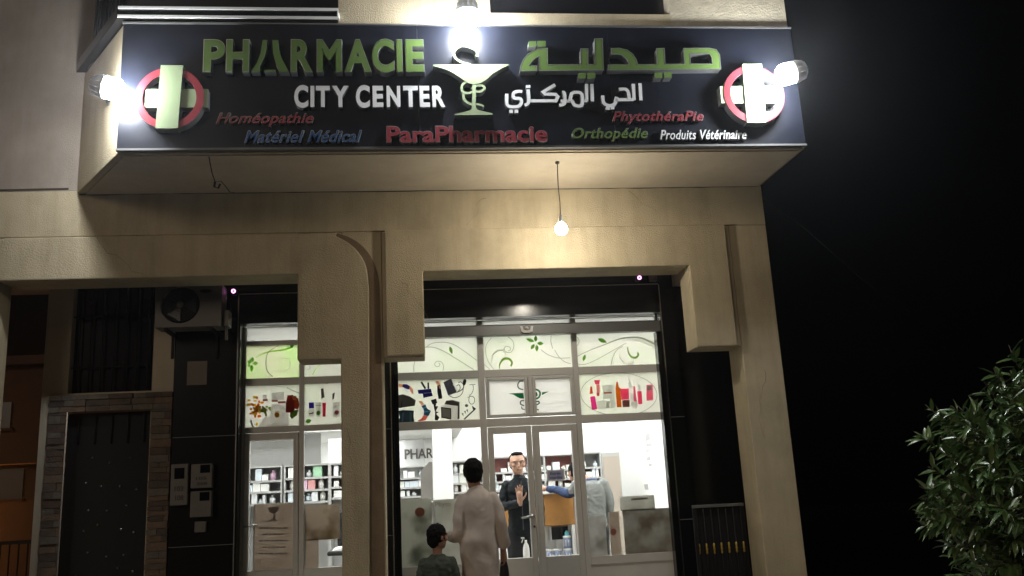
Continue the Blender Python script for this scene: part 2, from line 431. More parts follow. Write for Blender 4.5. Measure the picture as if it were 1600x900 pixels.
# entrance to the flats on the left
e = MB()
e.box(-3.64, -3.40, YG+.03, YG+.3, PAV, ZS-.002); e.box(-2.60, -2.388, YG+.03, YG+.3, 2.72, ZS-.002); e.box(-3.40, -2.60, YG+.03, YG+.3, 2.56, 2.72)
e.box(-2.60, -2.388, YG+.03, YG+.3, PAV, 2.719)
e.build('entrance_wall', M['plaster_pale'], B)
mst = []
for i, c in enumerate(((.13,.10,.075),(.18,.125,.085),(.09,.07,.055),(.155,.135,.11),(.11,.075,.055))): mst.append(mat('cladding_stone', c, .85, noise=.3, nscale=14, bump=.6, bscale=45))
st = MB()
def stones(xa, xb, za, zb):
    z = za
    while z < zb-.02:
        h = min(rnd.uniform(.045, .085), zb-z); x = xa
        while x < xb-.01:
            wd = min(rnd.uniform(.09, .24), xb-x)
            st.box(x+.002, x+wd-.002, YG-.005-rnd.uniform(0, .022), YG+.029, z+.002, z+h-.002, rnd.randrange(5)); x += wd
        z += h
stones(-3.55, -3.365, PAV, 2.53); stones(-2.585, -2.385, PAV, 2.53); stones(-3.55, -2.385, 2.53, 2.70)
st.build('stone_cladding', mst, B)
dd = MB(); dd.box(-3.365, -2.587, YG+.10, YG+.16, PAV, 2.525)
door = dd.build('entrance_door', M['iron'], B)
for k in range(6):
    for j in range(3 if k % 2 else 4):
        x = -3.22+.17*j+(.085 if k % 2 else 0)+rnd.uniform(-.03, .03); z = .98+.21*k+rnd.uniform(-.06, .06)
        sd = MB(); sd.lathe([(.012, 0), (.009, -.012), (.001, -.016)], (x, YG+.10, z), 'y', 8); sd.build('door_stud', M['steel'], door)
for k in range(5):
    gl = MB(); gl.tube([(-3.29+.155*k, YG+.085, 2.22), (-3.29+.155*k, YG+.085, 2.5)], .008, 6); gl.build('grille_bar', M['iron'], door)
tr_ = MB(); tr_.box(-3.372, -3.36, YG-.03, YG+.1, PAV, 2.53); tr_.build('door_trim', M['trim'], door)
wi = MB(); wi.box(-3.399, -2.601, YG+.14, YG+.18, 2.722, ZS-.003); wi.build('window', M['darkglass'], B)
wb = MB()
for k in range(7): wb.tube([(-3.34+.113*k, YG+.09, 2.725), (-3.34+.113*k, YG+.09, 3.8)], .009, 6)
for z in (2.98, 3.50): wb.tube([(-3.40, YG+.09, z), (-2.60, YG+.09, z)], .008, 6)
for k in range(7):
    for z in (2.98, 3.50): wb.lathe([(.004, -.05), (.017, -.015), (.017, .015), (.004, .05)], (-3.34+.113*k, YG+.085, z), 'z', 8)
wb.build('window_grille', M['iron'], B)
# inside of the shop
IX0, IX1, IYB, IZ = -2.5, 3.12, 13.8, 3.42
rm = MB(); rm.box(IX0-.1, IX1+.1, IYB, IYB+.1, FLOOR, IZ); rm.box(IX0-.1, IX0, YW+.1, IYB-.001, FLOOR, IZ); rm.box(IX1, IX1+.1, YW+.1, IYB-.001, FLOOR, IZ)
rm.box(LX1+.005, OX0-.005, YG+.2, YW+.2, FLOOR, IZ); rm.box(OX1+.003, IX1, YG+.2, YW+.09, FLOOR, IZ-.001); rm.box(IX0, LX0-.003, YG+.2, YW+.09, FLOOR, IZ-.001)
rm.build('interior_wall', M['wall_in'], B)
cl = MB(); cl.box(IX0-.1, IX1+.1, YW-.03, IYB+.1, IZ+.001, IZ+.1); cl.build('ceiling', M['wall_in'], B)
cl = MB(); cl.box(IX0+.002, .62, 11.6, IYB-.002, 2.44, 2.60); cl.build('dropped_ceiling', M['wall_in'], B)
fl = MB(); fl.box(IX0-.1, IX1+.1, YG+.2, IYB+.1, FLOOR-.1, FLOOR); fl.build('shop_floor', M['tile'], B)
pl = MB(); pl.box(.205, .44, 11.2, 11.45, FLOOR, IZ); pl.build('pillar', M['wall_in'], B, bevel=.01)
sg = MB(); sg.box(-.34, .12, 13.0, 13.05, 1.85, 2.38); sg.build('sign_recess', M['greyshelf'], B)

# ------------------------------------------------------------------ shopfronts
def frame_boxes(rects, y0=YW-.03, y1=YW+.03):
    m_ = MB()
    for a in rects: m_.box(a[0], a[1], y0+(a[4] if len(a) > 4 else 0), y1, a[2], a[3])
    return m_
SF = thing('shopfront', 'aluminium shopfront with double door in the right arch, white film across its top panes', 'shopfront', (1.2, YW, FLOOR))
XA0, XA1, XB0, XB1 = .672, .738, 1.685, 1.742
fb = frame_boxes([(OX0, OX0+.012, FLOOR, OZ1), (OX1-.012, OX1, FLOOR, OZ1), (XA0, XA1, FLOOR, OZ1), (XB0, XB1, FLOOR, OZ1)])
for x0, x1 in ((OX0+.012, XA0), (XA1, XB0), (XB1, OX1-.012)):
    for za, zb in ((2.752, 2.83), (2.235, 2.318), (3.355, OZ1)):
        fb.box(x0+.0005, x1-.0005, YW-.028, YW+.028, za, zb)
for x0, x1 in ((OX0+.012, XA0), (XB1, OX1-.012)):
    fb.box(x0+.0005, x1-.0005, YW-.028, YW+.028, .80, .885)
fb.build('frame', M['alu'], SF, bevel=.004)
def pane(name, x0, x1, z0_, z1_, m, parent, y=YW):
    p_ = MB(); p_.box(x0, x1, y-.003, y+.003, z0_, z1_); return p_.build(name, m, parent)
for x0, x1 in ((OX0+.012, XA0), (XA1, XB0), (XB1, OX1-.012)):
    pane('pane', x0, x1, 3.18, 3.355, M['film_plain'], SF)
    pane('pane', x0, x1, 2.83, 3.18, M['film'], SF)
for x0, x1 in ((OX0+.012, XA0), (XB1, OX1-.012)):
    pane('pane', x0, x1, 2.318, 2.752, M['film'], SF)
    pane('pane', x0, x1, .885, 2.235, M['glass'], SF)
    k_ = MB(); k_.box(x0, x1, YW-.012, YW+.012, FLOOR, .80); k_.build('kick_panel', M['alu'], SF)
# roller shutter rail across the top
rl = MB(); rl.box(OX0+.002, OX1-.002, YW-.17, YW-.10, 3.175, 3.275); rl.box(OX0+.002, OX1-.002, YW-.185, YW-.095, 3.168, 3.174); rl.box(OX0+.002, OX1-.002, YW-.178, YW-.099, 3.276, 3.284)
rail = rl.build('shutter_rail', M['alu_dark'], SF, bevel=.003)
lk = MB(); lk.prism([(1.12, 3.255), (1.13, 3.20), (1.16, 3.185), (1.22, 3.185), (1.25, 3.20), (1.26, 3.255), (1.235, 3.255), (1.225, 3.215), (1.155, 3.215), (1.145, 3.255)], YW-.195, YW-.186)
lk.lathe([(.018, 0), (.018, -.012)], (1.19, YW-.186, 3.235), 'y', 12)
lk.build('shutter_lock', M['alu'], rail)
for x0, x1 in ((OX0+.003, OX0+.05), (OX1-.05, OX1-.003)):
    gd = MB(); gd.box(x0, x1, YW-.17, YW-.06, FLOOR, 3.16); gd.build('shutter_guide', M['granite'], SF)
# hopper windows and doors between the mullions
XM = (XA1+XB0)/2
def leaf(name, x0, x1, z0_, z1_, st_w, top, bot, glassmat, kick=None):
    m_ = MB(); y0, y1 = YW-.045, YW-.031
    y1 = YW+.02
    m_.box(x0, x0+st_w, y0, y1, z0_, z1_); m_.box(x1-st_w, x1, y0, y1, z0_, z1_)
    m_.box(x0+st_w, x1-st_w, y0, y1, z1_-top, z1_); m_.box(x0+st_w, x1-st_w, y0, y1, z0_, z0_+bot)
    d_ = m_.build(name, M['alu'], SF, bevel=.004)
    pane('pane', x0+st_w, x1-st_w, z0_+bot, z1_-top, glassmat, d_, YW-.01)
    return d_
for x0, x1 in ((XA1+.006, XM-.024), (XM+.024, XB0-.006)):
    leaf('hopper_window', x0, x1, 2.326, 2.744, .034, .03, .03, M['film_plain'])
pst = MB(); pst.box(XM-.021, XM+.021, YW-.05, YW+.02, 2.322, 2.748); pst.build('frame_post', M['alu'], SF, bevel=.003)
door_l = leaf('door', XA1+.006, XM-.012, FLOOR+.01, 2.228, .058, .07, .66, M['glass'])
door_r = leaf('door', XM+.012, XB0-.006, FLOOR+.01, 2.228, .058, .07, .66, M['glass'])
am = MB(); am.box(XM-.0105, XM+.0105, YW-.062, YW-.046, FLOOR+.01, 2.226); am.build('meeting_strip', M['alu'], door_r, bevel=.003)
hd = MB(); hx = XM-.045
hd.lathe([(.022, 0), (.022, -.012), (.011, -.016), (.011, -.05)], (hx, YW-.045, 1.31), 'y', 14)
hd.tube([(hx, YW-.09, 1.31), (hx-.05, YW-.095, 1.308), (hx-.12, YW-.09, 1.30)], [.011, .012, .010], 10)
hd.build('handle', M['steel'], door_l)
lk = MB(); lk.lathe([(.012, 0), (.012, -.008)], (hx+.01, YW-.045, 1.21), 'y', 12); lk.build('lock', M['black'], door_l)

SL = thing('shopfront', 'narrow aluminium shop window with a single door in the left arch behind the plastered column', 'shopfront', (-1.1, YW, FLOOR))
LM0, LM1 = -1.178, -1.128
fb = frame_boxes([(LX0, LX0+.03, FLOOR, OZ1), (LM0, LM1, FLOOR, OZ1), (LX1-.03, LX1, FLOOR, OZ1)])
for x0, x1 in ((LX0+.03, LM0), (LM1, LX1-.03)):
    for za, zb in ((2.752, 2.825), (2.27, 2.33), (3.165, 3.215), (3.355, OZ1)): fb.box(x0+.0005, x1-.0005, YW-.028, YW+.028, za, zb)
fb.box(LM1+.0005, LX1-.0305, YW-.028, YW+.028, FLOOR, .93)
fb.build('frame', M['alu'], SL, bevel=.004)
for i, (x0, x1) in enumerate(((LX0+.03, LM0), (LM1, LX1-.03))):
    pane('pane', x0, x1, 3.215, 3.355, M['film_plain'], SL)
    pane('pane', x0, x1, 2.825, 3.165, M['film_green'] if i == 0 else M['film'], SL)
    pane('pane', x0, x1, 2.33, 2.752, M['film'], SL)
pane('pane', LM1, LX1-.03, .93, 2.27, M['glass'], SL)
_SF = SF; SF = SL
door_s = leaf('door', LX0+.033, LM0-.003, FLOOR+.01, 2.264, .05, .07, .68, M['glass'])
SF = _SF
hd = MB(); hd.lathe([(.02, 0), (.02, -.012), (.01, -.016), (.01, -.05)], (LX0+.058, YW-.045, 1.36), 'y', 12)
hd.tube([(LX0+.058, YW-.09, 1.36), (LX0+.12, YW-.095, 1.365), (LX0+.17, YW-.09, 1.37)], .010, 10); hd.build('handle', M['steel'], door_s)

# ------------------------------------------------------------------ printed film artwork (on the film, 2 mm proud)
P_COL = {}
def pc(key, col):
    if key not in P_COL: P_COL[key] = vinyl('print_'+key, tuple(min(.95, c*1.7) for c in col), .6)
    return P_COL[key]
class Print:
    def __init__(s): s.mb = MB(); s.mats = []; s.k = 0
    def mi(s, key, col):
        m_ = pc(key, col)
        if m_ not in s.mats: s.mats.append(m_)
        return s.mats.index(m_)
    def poly(s, pts, key, col):
        loop = [at(x, y, YW-.008) for x, y in pts]; s.k += 1
        s.mb.prism(loop, YW-.0055-.00012*s.k, YW-.0042, s.mi(key, col)); return s
    def line(s, pts, wd, key, col, k=6):
        q = smooth_path(pts, k) if k > 1 else pts
        w_ = wd
        if isinstance(wd, (list, tuple)):
            n = len(q); w_ = [wd[min(int(i/(n-1)*(len(wd)-1)), len(wd)-2)] + (wd[min(int(i/(n-1)*(len(wd)-1))+1, len(wd)-1)]-wd[min(int(i/(n-1)*(len(wd)-1)), len(wd)-2)])*((i/(n-1)*(len(wd)-1)) % 1) for i in range(n)]
        return s.poly(ribbon(q, w_), key, col)
    def build(s, name, parent): return s.mb.build(name, s.mats, parent)
GREEN = (.16, .30, .07); LGREEN = (.50, .62, .36); GREY = (.28, .30, .25); LGREY = (.52, .55, .48)
def leafp(P, x0, y0, x1, y1, wd, key='leaf', col=GREEN):
    dx, dy = x1-x0, y1-y0
    pts = []
    for t, w_ in ((0, 0), (.25, .8), (.5, 1), (.75, .7), (1, 0)): pts.append((x0+dx*t, y0+dy*t, w_*wd))
    l = math.hypot(dx, dy); nx, ny = -dy/l, dx/l
    P.poly([(a+nx*c, b+ny*c) for a, b, c in pts]+[(a-nx*c, b-ny*c) for a, b, c in pts[-2:0:-1]], key, col)
# top left pane of the main front
Z = lambda pts: zm(pts, 7.5, 600, 480)
P = Print()
P.line(Z([(490,470),(560,425),(680,410),(800,430),(920,500),(1090,625)]), 1.0, 'grey', GREY)
P.line(Z([(480,468),(580,470),(700,515),(850,605),(1055,733)]), 1.1, 'grey', GREY)
P.line(Z([(620,500),(760,580),(960,700)]), .6, 'lgrey', LGREY)
P.line(Z([(350,755),(350,690),(365,620),(385,585)]), [1.2, .6], 'grey', GREY)
P.line(Z([(430,750),(405,690),(402,630),(415,590)]), .6, 'lgrey', LGREY)
P.line(Z([(690,748),(698,690),(670,640),(620,635),(593,665),(612,695),(645,690),(655,665),(640,655)]), .9, 'grey', GREY)
P.line(Z([(835,740),(880,700),(960,700)]), .6, 'lgrey', LGREY)
leafp(P, *Z([(770,458)])[0], *Z([(800,550)])[0], 2.6)
P.build('vine_print', SF)
Z = lambda pts: zm(pts, 7.5, 740, 480)
P = Print()
P.line(Z([(235,728),(165,620),(140,500),(160,420),(210,360)]), .8, 'grey', GREY)
P.line(Z([(190,728),(118,662)]), .7, 'grey', GREY)
P.line(Z([(400,345),(455,390),(472,460),(440,525),(385,525),(358,490),(380,460),(425,470),(430,500),(405,510)]), 1.0, 'grey', GREY)
P.line(Z([(205,650),(215,580),(260,520),(330,505),(375,545),(370,600)]), [1.0, 3.2, 3.2, 2], 'pale', (.62, .68, .55))
P.line(Z([(303,720),(310,660),(360,605),(420,610),(450,650),(435,690)]), [1.2, 2.8, 3.8, 3.2, 2.4], 'leaf2', (.25, .36, .12))
P.line(Z([(470,560),(600,640),(780,668),(940,650),(1050,610)]), .6, 'lgrey', LGREY)
P.line(Z([(790,498),(880,560),(1000,595),(1130,592)]), .9, 'grey', GREY)
P.line(Z([(950,500),(1000,580),(1070,640),(1140,662)]), .8, 'grey', GREY)
P.line(Z([(610,350),(615,450),(650,560),(760,690)]), .5, 'lgrey', LGREY)
P.line(Z([(910,330),(905,400),(928,485)]), .9, 'grey', GREY)
P.line(Z([(960,340),(945,420),(950,500)]), .6, 'lgrey', LGREY)
P.line(Z([(270,350),(310,405),(360,410),(395,380)]), .5, 'lgrey', LGREY)
for a, b, wd in (((727,405),(727,328),2.6),((712,402),(612,368),2.6),((745,420),(820,428),2.9),((740,440),(742,520),2.6),((712,432),(672,495),2.6)):
    leafp(P, *Z([a])[0], *Z([b])[0], wd)
P.build('flower_print', SF)
Z = lambda pts: zm(pts, 7.5, 880, 480)
P = Print()
P.line(Z([(160,578),(300,510),(480,440),(650,375),(800,352),(930,365),(1090,440)]), [.8, 1, 1.4, 2.2, 2.6, 2.6], 'grey', GREY)
P.line(Z([(165,560),(300,495),(430,440)]), .6, 'lgrey', LGREY)
P.line(Z([(730,372),(880,390),(1000,430),(1085,490)]), [1.2, 3, 4], 'pale', (.62, .68, .55))
P.line(Z([(165,665),(260,668),(400,610),(560,520),(700,440),(740,425)]), .8, 'grey', GREY)
P.line(Z([(560,680),(585,580),(630,500),(700,460)]), .8, 'grey', GREY)
P.line(Z([(590,680),(605,590)]), .7, 'lgrey', LGREY)
P.line(Z([(755,465),(765,530),(800,580),(850,590),(880,560),(870,530)]), [1.4, 2.2, 3, 3.4, 3, 2], 'leaf2', (.25, .36, .12))
P.line(Z([(665,540),(670,600),(730,655),(800,665),(830,620)]), [1, 2, 3.5, 3.5, 2.5], 'pale', (.62, .68, .55))
P.line(Z([(150,340),(185,380),(180,430),(152,458)]), .8, 'grey', GREY)
leafp(P, *Z([(408,368)])[0], *Z([(512,415)])[0], 3.2)
leafp(P, *Z([(235,632)])[0], *Z([(258,552)])[0], 2.4)
P.build('vine_print', SF)
# medical equipment
Z = lambda pts: zm(pts, 7.5, 600, 580)
P = Print()
SKIN = (.62, .36, .28); BLK = (.035, .035, .045); NAVY = (.03, .03, .16); DGR = (.09, .085, .08); SLATE = (.11, .11, .14)
for yy in ((205,215),(290,300),(440,455)): P.line(Z([(120,yy[0]+10),(600,yy[0]-5),(1110,yy[1])]), .35, 'lgrey', LGREY)
P.poly(Z([(170,150),(225,152),(300,170),(340,205),(345,265),(325,265),(300,215),(240,190),(175,190)]), 'skin', SKIN)
P.poly(Z([(225,150),(265,152),(303,175),(290,215),(245,200),(215,180)]), 'violet', (.10, .09, .36))
P.poly(Z([(242,205),(262,212),(285,250),(270,245)]), 'lblue', (.45, .5, .6))
P.poly(Z([(395,220),(550,205),(570,290),(462,312),(455,262),(405,265)]), 'navy', NAVY)
P.line(Z([(437,125),(485,205)]), 3, 'blk', BLK, 1); P.line(Z([(518,132),(520,205)]), 2.6, 'blk', BLK, 1)
P.line(Z([(465,258),(560,250)]), .5, 'lblue', (.45, .5, .6), 1)
P.poly(Z([(612,110),(640,115),(662,150),(655,185),(625,165),(603,130)]), 'skin', SKIN)
P.poly(Z([(625,170),(660,160),(680,290),(682,320),(640,325),(625,240)]), 'blk', BLK)
P.poly(Z([(640,170),(655,172),(665,210),(645,200)]), 'skin', SKIN)
P.poly(Z([(697,130),(785,88),(855,250),(752,285)]), 'slate', SLATE)
P.line(Z([(800,105),(830,130),(815,160),(850,190),(845,225)]), 2, 'lgr2', (.6, .6, .6))
P.line(Z([(855,245),(900,225),(930,195),(935,150)]), 1.4, 'blk', BLK)
P.line(Z([(765,285),(820,310),(880,295),(920,250),(930,190)]), .9, 'blk', BLK)
P.line(Z([(870,135),(900,125),(925,150)]), 1.0, 'blk', BLK)
P.line(Z([(850,170),(880,160),(893,200),(870,235)]), .9, 'blk', BLK)
P.poly(Z(ell(943, 130, 20, 40, 14, .25)), 'blk', BLK)
P.line(Z([(1000,160),(1040,155),(1072,155)]), .8, 'dgr', DGR)
P.line(Z([(1040,165),(1005,220),(1000,270),(1020,270),(1045,220),(1045,165)]), .8, 'dgr', DGR)
P.line(Z([(1010,275),(1000,300),(995,350),(1020,385),(1055,370),(1060,320),(1035,295),(985,300),(960,330),(965,385)]), .9, 'dgr', DGR)
P.poly(Z(ell(967, 403, 20, 17)), 'dgr', DGR)
P.poly(Z([(152,310),(175,280),(222,270),(300,295),(372,340),(360,405),(205,425),(200,430),(152,432)]), 'dgr', DGR)
P.poly(Z([(205,345),(215,345),(210,425),(200,425)]), 'blk', BLK)
P.poly(Z([(170,465),(225,455),(350,462),(345,530),(358,597),(167,605),(185,540)]), 'teal', (.05, .085, .11))
P.poly(Z([(210,490),(240,480),(225,590),(205,595)]), 'teal2', (.12, .22, .30)); P.poly(Z([(300,480),(335,485),(325,590),(300,590)]), 'teal2', (.12, .22, .30))
P.poly(Z([(405,350),(450,352),(470,395),(440,400)]), 'skin', SKIN)
P.poly(Z([(440,410),(485,388),(505,440),(550,465),(520,525),(465,510),(470,460)]), 'sock', (.06, .20, .30))
P.line(Z([(450,440),(495,420)]), .7, 'lblue', (.45, .5, .6), 1); P.line(Z([(465,480),(540,470)]), .7, 'lblue', (.45, .5, .6), 1)
P.poly(Z([(465,512),(515,527),(485,575),(420,590),(395,578),(440,555)]), 'foot', (.50, .20, .16))
P.poly(Z([(550,340),(610,322),(625,372),(570,390)]), 'blk2', (.05, .055, .065))
P.poly(Z([(580,385),(615,380),(600,410),(635,412),(605,470),(640,480),(610,500),(648,540),(630,577),(595,570),(600,480),(588,440)]), 'blk2', (.05, .055, .065))
P.poly(Z([(708,385),(730,345),(800,338),(885,360),(885,555),(862,565),(868,410)]), 'dgr', DGR)
P.poly(Z([(675,400),(720,390),(868,408),(862,570),(790,570),(680,548)]), 'lgr3', (.66, .67, .66))
P.poly(Z([(668,420),(785,435),(787,565),(672,545)]), 'dgr', DGR); P.poly(Z([(680,432),(775,445),(777,552),(684,535)]), 'scr', (.30, .32, .31))
P.line(Z([(940,562),(1055,455)]), 2.0, 'blk', BLK, 1); P.poly(Z([(1030,402),(1078,440),(1060,462),(1040,445)]), 'blk', BLK)
for cx, cy in ((922,500),(950,475),(975,458)):
    P.poly(Z([(cx-12,cy-5),(cx+8,cy-10),(cx+6,cy+12),(cx+14,cy+28),(cx,cy+14)]), 'blk', BLK)
P.build('equipment_print', SF)
# bowl and serpent on the hopper windows
Z = lambda pts: zm(pts, 7.5, 740, 580)
EM = (.015, .19, .085); EMD = (.06, .11, .09)
def hp(Pp, pts, *a): return Pp
P = Print()
for a, b, c in (((165,235),(380,255),(520,270)),((165,300),(350,302),(500,300)),((165,435),(400,425),(560,420)),((165,465),(350,482),(560,495)),((800,270),(950,265),(1125,245)),((790,395),(950,375),(1125,345)),((770,480),(950,485),(1130,455))):
    P.line(Z([a, b, c]), .4, 'lgrey', LGREY)
P.poly(Z([(412,262),(470,258),(582,256),(590,322),(545,320),(500,298),(470,278)]), 'em', EM)
P.line(Z([(583,118),(540,120),(517,160),(530,200),(580,218)]), 1.8, 'emd', EMD)
P.line(Z([(590,345),(555,350),(550,385),(590,405)]), 1.9, 'emd', EMD); P.line(Z([(562,415),(568,440),(600,452)]), 1.6, 'emd', EMD)
P.poly(Z([(525,512),(570,497),(600,488),(604,508)]), 'emd', EMD)
P.poly(Z([(705,120),(725,155),(718,182),(700,165)]), 'emd', EMD)
P.line(Z([(705,215),(750,222),(778,255),(765,305),(722,328)]), 2.6, 'em2', (.03, .16, .09))
P.poly(Z([(706,250),(740,245),(750,285),(715,312)]), 'em', EM)
P.poly(Z([(800,248),(880,238),(835,262),(800,282)]), 'em', EM)
P.line(Z([(725,360),(760,355),(765,380),(722,398)]), 1.9, 'emd', EMD); P.line(Z([(722,445),(765,455)]), 1.5, 'emd', EMD)
P.poly(Z([(722,486),(745,488),(795,498),(722,500)]), 'emd', EMD)
P.mb.v = [(x, y-.0095, z) for x, y, z in P.mb.v]
P.build('emblem_print', SF)
# oval of cosmetics
Z = lambda pts: zm(pts, 6.43, 880, 560)
P = Print()
P.line(Z(ell(560, 360, 383, 216, 60, .03)+[ell(560, 360, 383, 216, 60, .03)[0]]), .7, 'ovalrim', (.24, .24, .22), 1)
PINK = (.62, .07, .16); MAG = (.60, .09, .32); AMB = (.48, .19, .03)
P.poly(Z([(272,282),(290,282),(300,352),(266,358)]), 'orange', (.60, .16, .06)); P.poly(Z([(272,385),(318,378),(342,510),(290,518)]), 'mag', MAG)
P.poly(Z([(310,218),(372,215),(362,258),(322,260)]), 'pink', (.55, .12, .22)); P.poly(Z([(330,262),(365,262),(370,340),(340,345)]), 'pinkl', (.66, .30, .30)); P.poly(Z([(336,345),(366,343),(364,375),(340,378)]), 'pink2', (.55, .16, .20))
P.poly(Z([(395,270),(510,260),(515,400),(400,410)]), 'box1', (.66, .68, .68)); P.poly(Z([(405,340),(488,338),(488,352),(408,355)]), 'orange', (.60, .16, .06))
P.poly(Z([(340,425),(425,420),(425,510),(350,515)]), 'box2', (.70, .71, .70)); P.poly(Z([(432,430),(470,430),(465,500),(430,500)]), 'box3', (.42, .43, .42)); P.poly(Z([(475,405),(525,402),(528,495),(475,500)]), 'box1', (.66, .68, .68))
P.poly(Z([(535,235),(548,235),(560,290),(575,300),(588,490),(540,490),(525,300)]), 'amber', AMB)
P.poly(Z([(575,305),(660,302),(662,410),(585,415)]), 'pink', PINK); P.poly(Z([(595,420),(668,415),(668,488),(598,490)]), 'brown', (.22, .10, .09))
P.poly(Z([(655,240),(680,235),(690,300),(660,300)]), 'lbl', (.55, .60, .66)); P.poly(Z([(665,365),(700,350),(712,420),(670,420)]), 'pale2', (.72, .62, .58))
P.poly(Z([(705,280),(722,280),(738,430),(708,432)]), 'pink3', (.66, .20, .28)); P.poly(Z([(745,330),(788,328),(795,458),(755,460)]), 'pink', PINK); P.poly(Z([(752,265),(772,265),(782,325),(748,325)]), 'lbl', (.55, .60, .66))
P.poly(Z([(838,265),(900,262),(905,420),(838,425)]), 'pink3', (.66, .20, .28)); P.poly(Z([(845,275),(890,272),(880,320),(850,325)]), 'pale3', (.76, .62, .64)); P.poly(Z([(675,435),(750,430),(745,500),(690,500)]), 'box2', (.70, .71, .70))
P.build('cosmetics_print', SF)
P = Print(); P.line([(1000, 600), (1018, 608), (1034, 600)], .4, 'lgrey', LGREY); P.line([(917,640),(940,635)], .4, 'lgrey', LGREY); P.build('line_print', SF)
# prints of the left window
Z = lambda pts: zm(pts, 5.3, 375, 500)
P = Print()
P.line(Z([(130,310),(230,265),(340,250),(430,225)]), [1.2, 2.2, 3.4], 'lg2', (.40, .54, .18))
P.line(Z([(270,468),(225,420),(215,340),(240,260),(350,195)]), [1.6, 1.3, .7], 'grey', GREY)
P.line(Z([(250,420),(340,432),(400,400),(412,340),(380,315),(355,340),(370,355)]), .8, 'lgrey', LGREY)
for a, b in (((95,355),(60,340)),((98,350),(105,305)),((105,360),(150,358)),((98,370),(95,430)),((85,375),(62,375))): leafp(P, *Z([a])[0], *Z([b])[0], 3.0, 'lg3', (.30, .46, .16))
leafp(P, *Z([(415,225)])[0], *Z([(445,205)])[0], 3.0)
P.build('vine_print', SL)
P = Print()
rr = random.Random(3)
for _ in range(46):
    x, y = rr.gauss(130, 28), rr.gauss(725, 42)
    P.poly(Z(ell(x, y, rr.uniform(8, 17), rr.uniform(7, 14), 8)), *rr.choice((('yel', (.72, .36, .02)), ('yel2', (.76, .46, .05)), ('yel3', (.60, .24, .015)))))
for _ in range(16):
    P.poly(Z(ell(rr.gauss(215, 18), rr.gauss(750, 25), 13, 9, 7, rr.random()*3)), *rr.choice((('ol', (.22, .28, .05)), ('ol2', (.32, .36, .10)))))
P.poly(Z([(190,625),(215,620),(222,655),(190,660)]), 'pale3', (.76, .62, .64)); P.poly(Z([(188,658),(228,655),(228,670),(190,672)]), 'brn', (.30, .12, .08))
P.poly(Z([(262,600),(365,595),(370,665),(262,668)]), 'lav', (.60, .56, .66)); P.poly(Z([(262,664),(312,662),(310,676),(264,678)]), 'brn', (.30, .12, .08)); P.poly(Z([(310,676),(378,672),(378,688),(318,692)]), 'brn', (.30, .12, .08))
P.poly(Z([(262,690),(365,700),(400,790),(410,880),(150,885),(200,800),(250,800)]), 'wht', (.95, .95, .95))
P.poly(Z([(395,625),(440,620),(455,700),(450,770),(380,765),(380,690)]), 'date', (.17, .035, .02)); P.poly(Z([(445,625),(480,650),(492,700),(480,740),(455,735)]), 'date2', (.30, .07, .02)); P.poly(Z([(430,632),(465,628),(470,665),(440,665)]), 'date3', (.45, .16, .05))
P.poly(Z([(415,770),(460,745),(482,745),(470,790),(430,820),(415,800)]), 'ol3', (.10, .16, .03)); P.poly(Z(ell(307, 787, 20, 22)), 'yel4', (.55, .32, .03))
P.line(Z([(90,830),(100,870),(120,895)]), 2, 'grey', GREY); P.line(Z([(390,560),(450,590),(490,605)]), 1.2, 'grey', GREY); P.line(Z([(270,862),(330,858)]), 1.2, 'lgrey', LGREY)
P.build('herbal_print', SL)
P = Print()
P.poly(Z([(570,683),(612,682),(612,730),(570,732)]), 'vio2', (.06, .04, .30)); P.poly(Z([(566,735),(614,735),(614,800),(566,800)]), 'wht', (.95, .95, .95)); P.line(Z([(570,778),(610,768)]), 1.4, 'blk', BLK, 1)
P.poly(Z([(622,680),(672,680),(672,800),(625,800)]), 'box4', (.62, .66, .54)); P.poly(Z(ell(650, 770, 17, 19)), 'grn5', (.15, .42, .08)); P.line(Z([(625,708),(672,708)]), 1, 'grey', GREY, 1)
P.poly(Z([(682,685),(712,685),(708,800),(684,800)]), 'red5', (.45, .04, .10)); P.poly(Z([(765,680),(825,680),(825,805),(770,805)]), 'pale4', (.74, .66, .60)); P.poly(Z(ell(800, 765, 18, 19)), 'pk5', (.62, .18, .30))
P.poly(Z([(670,570),(690,565),(700,640),(675,650)]), 'dgr', (.2, .22, .18)); P.poly(Z([(765,610),(785,600),(778,650),(765,660)]), 'dgr', DGR); P.line(Z([(715,530),(740,505)]), 1.6, 'grey', GREY, 1)
leafp(P, *Z([(542,845)])[0], *Z([(592,830)])[0], 3.4, 'grn6', (.12, .30, .04)); P.line(Z([(640,620),(640,655),(690,655)]), .8, 'lgrey', LGREY, 1)
P.build('product_print', SL)
P = Print(); P.line(Z([(600,455),(640,390),(700,345)]), [1.6, .8], 'lg2', (.40, .54, .18)); P.line(Z([(560,410),(580,400),(575,380)]), .8, 'grey', GREY); P.build('vine_print', SL)

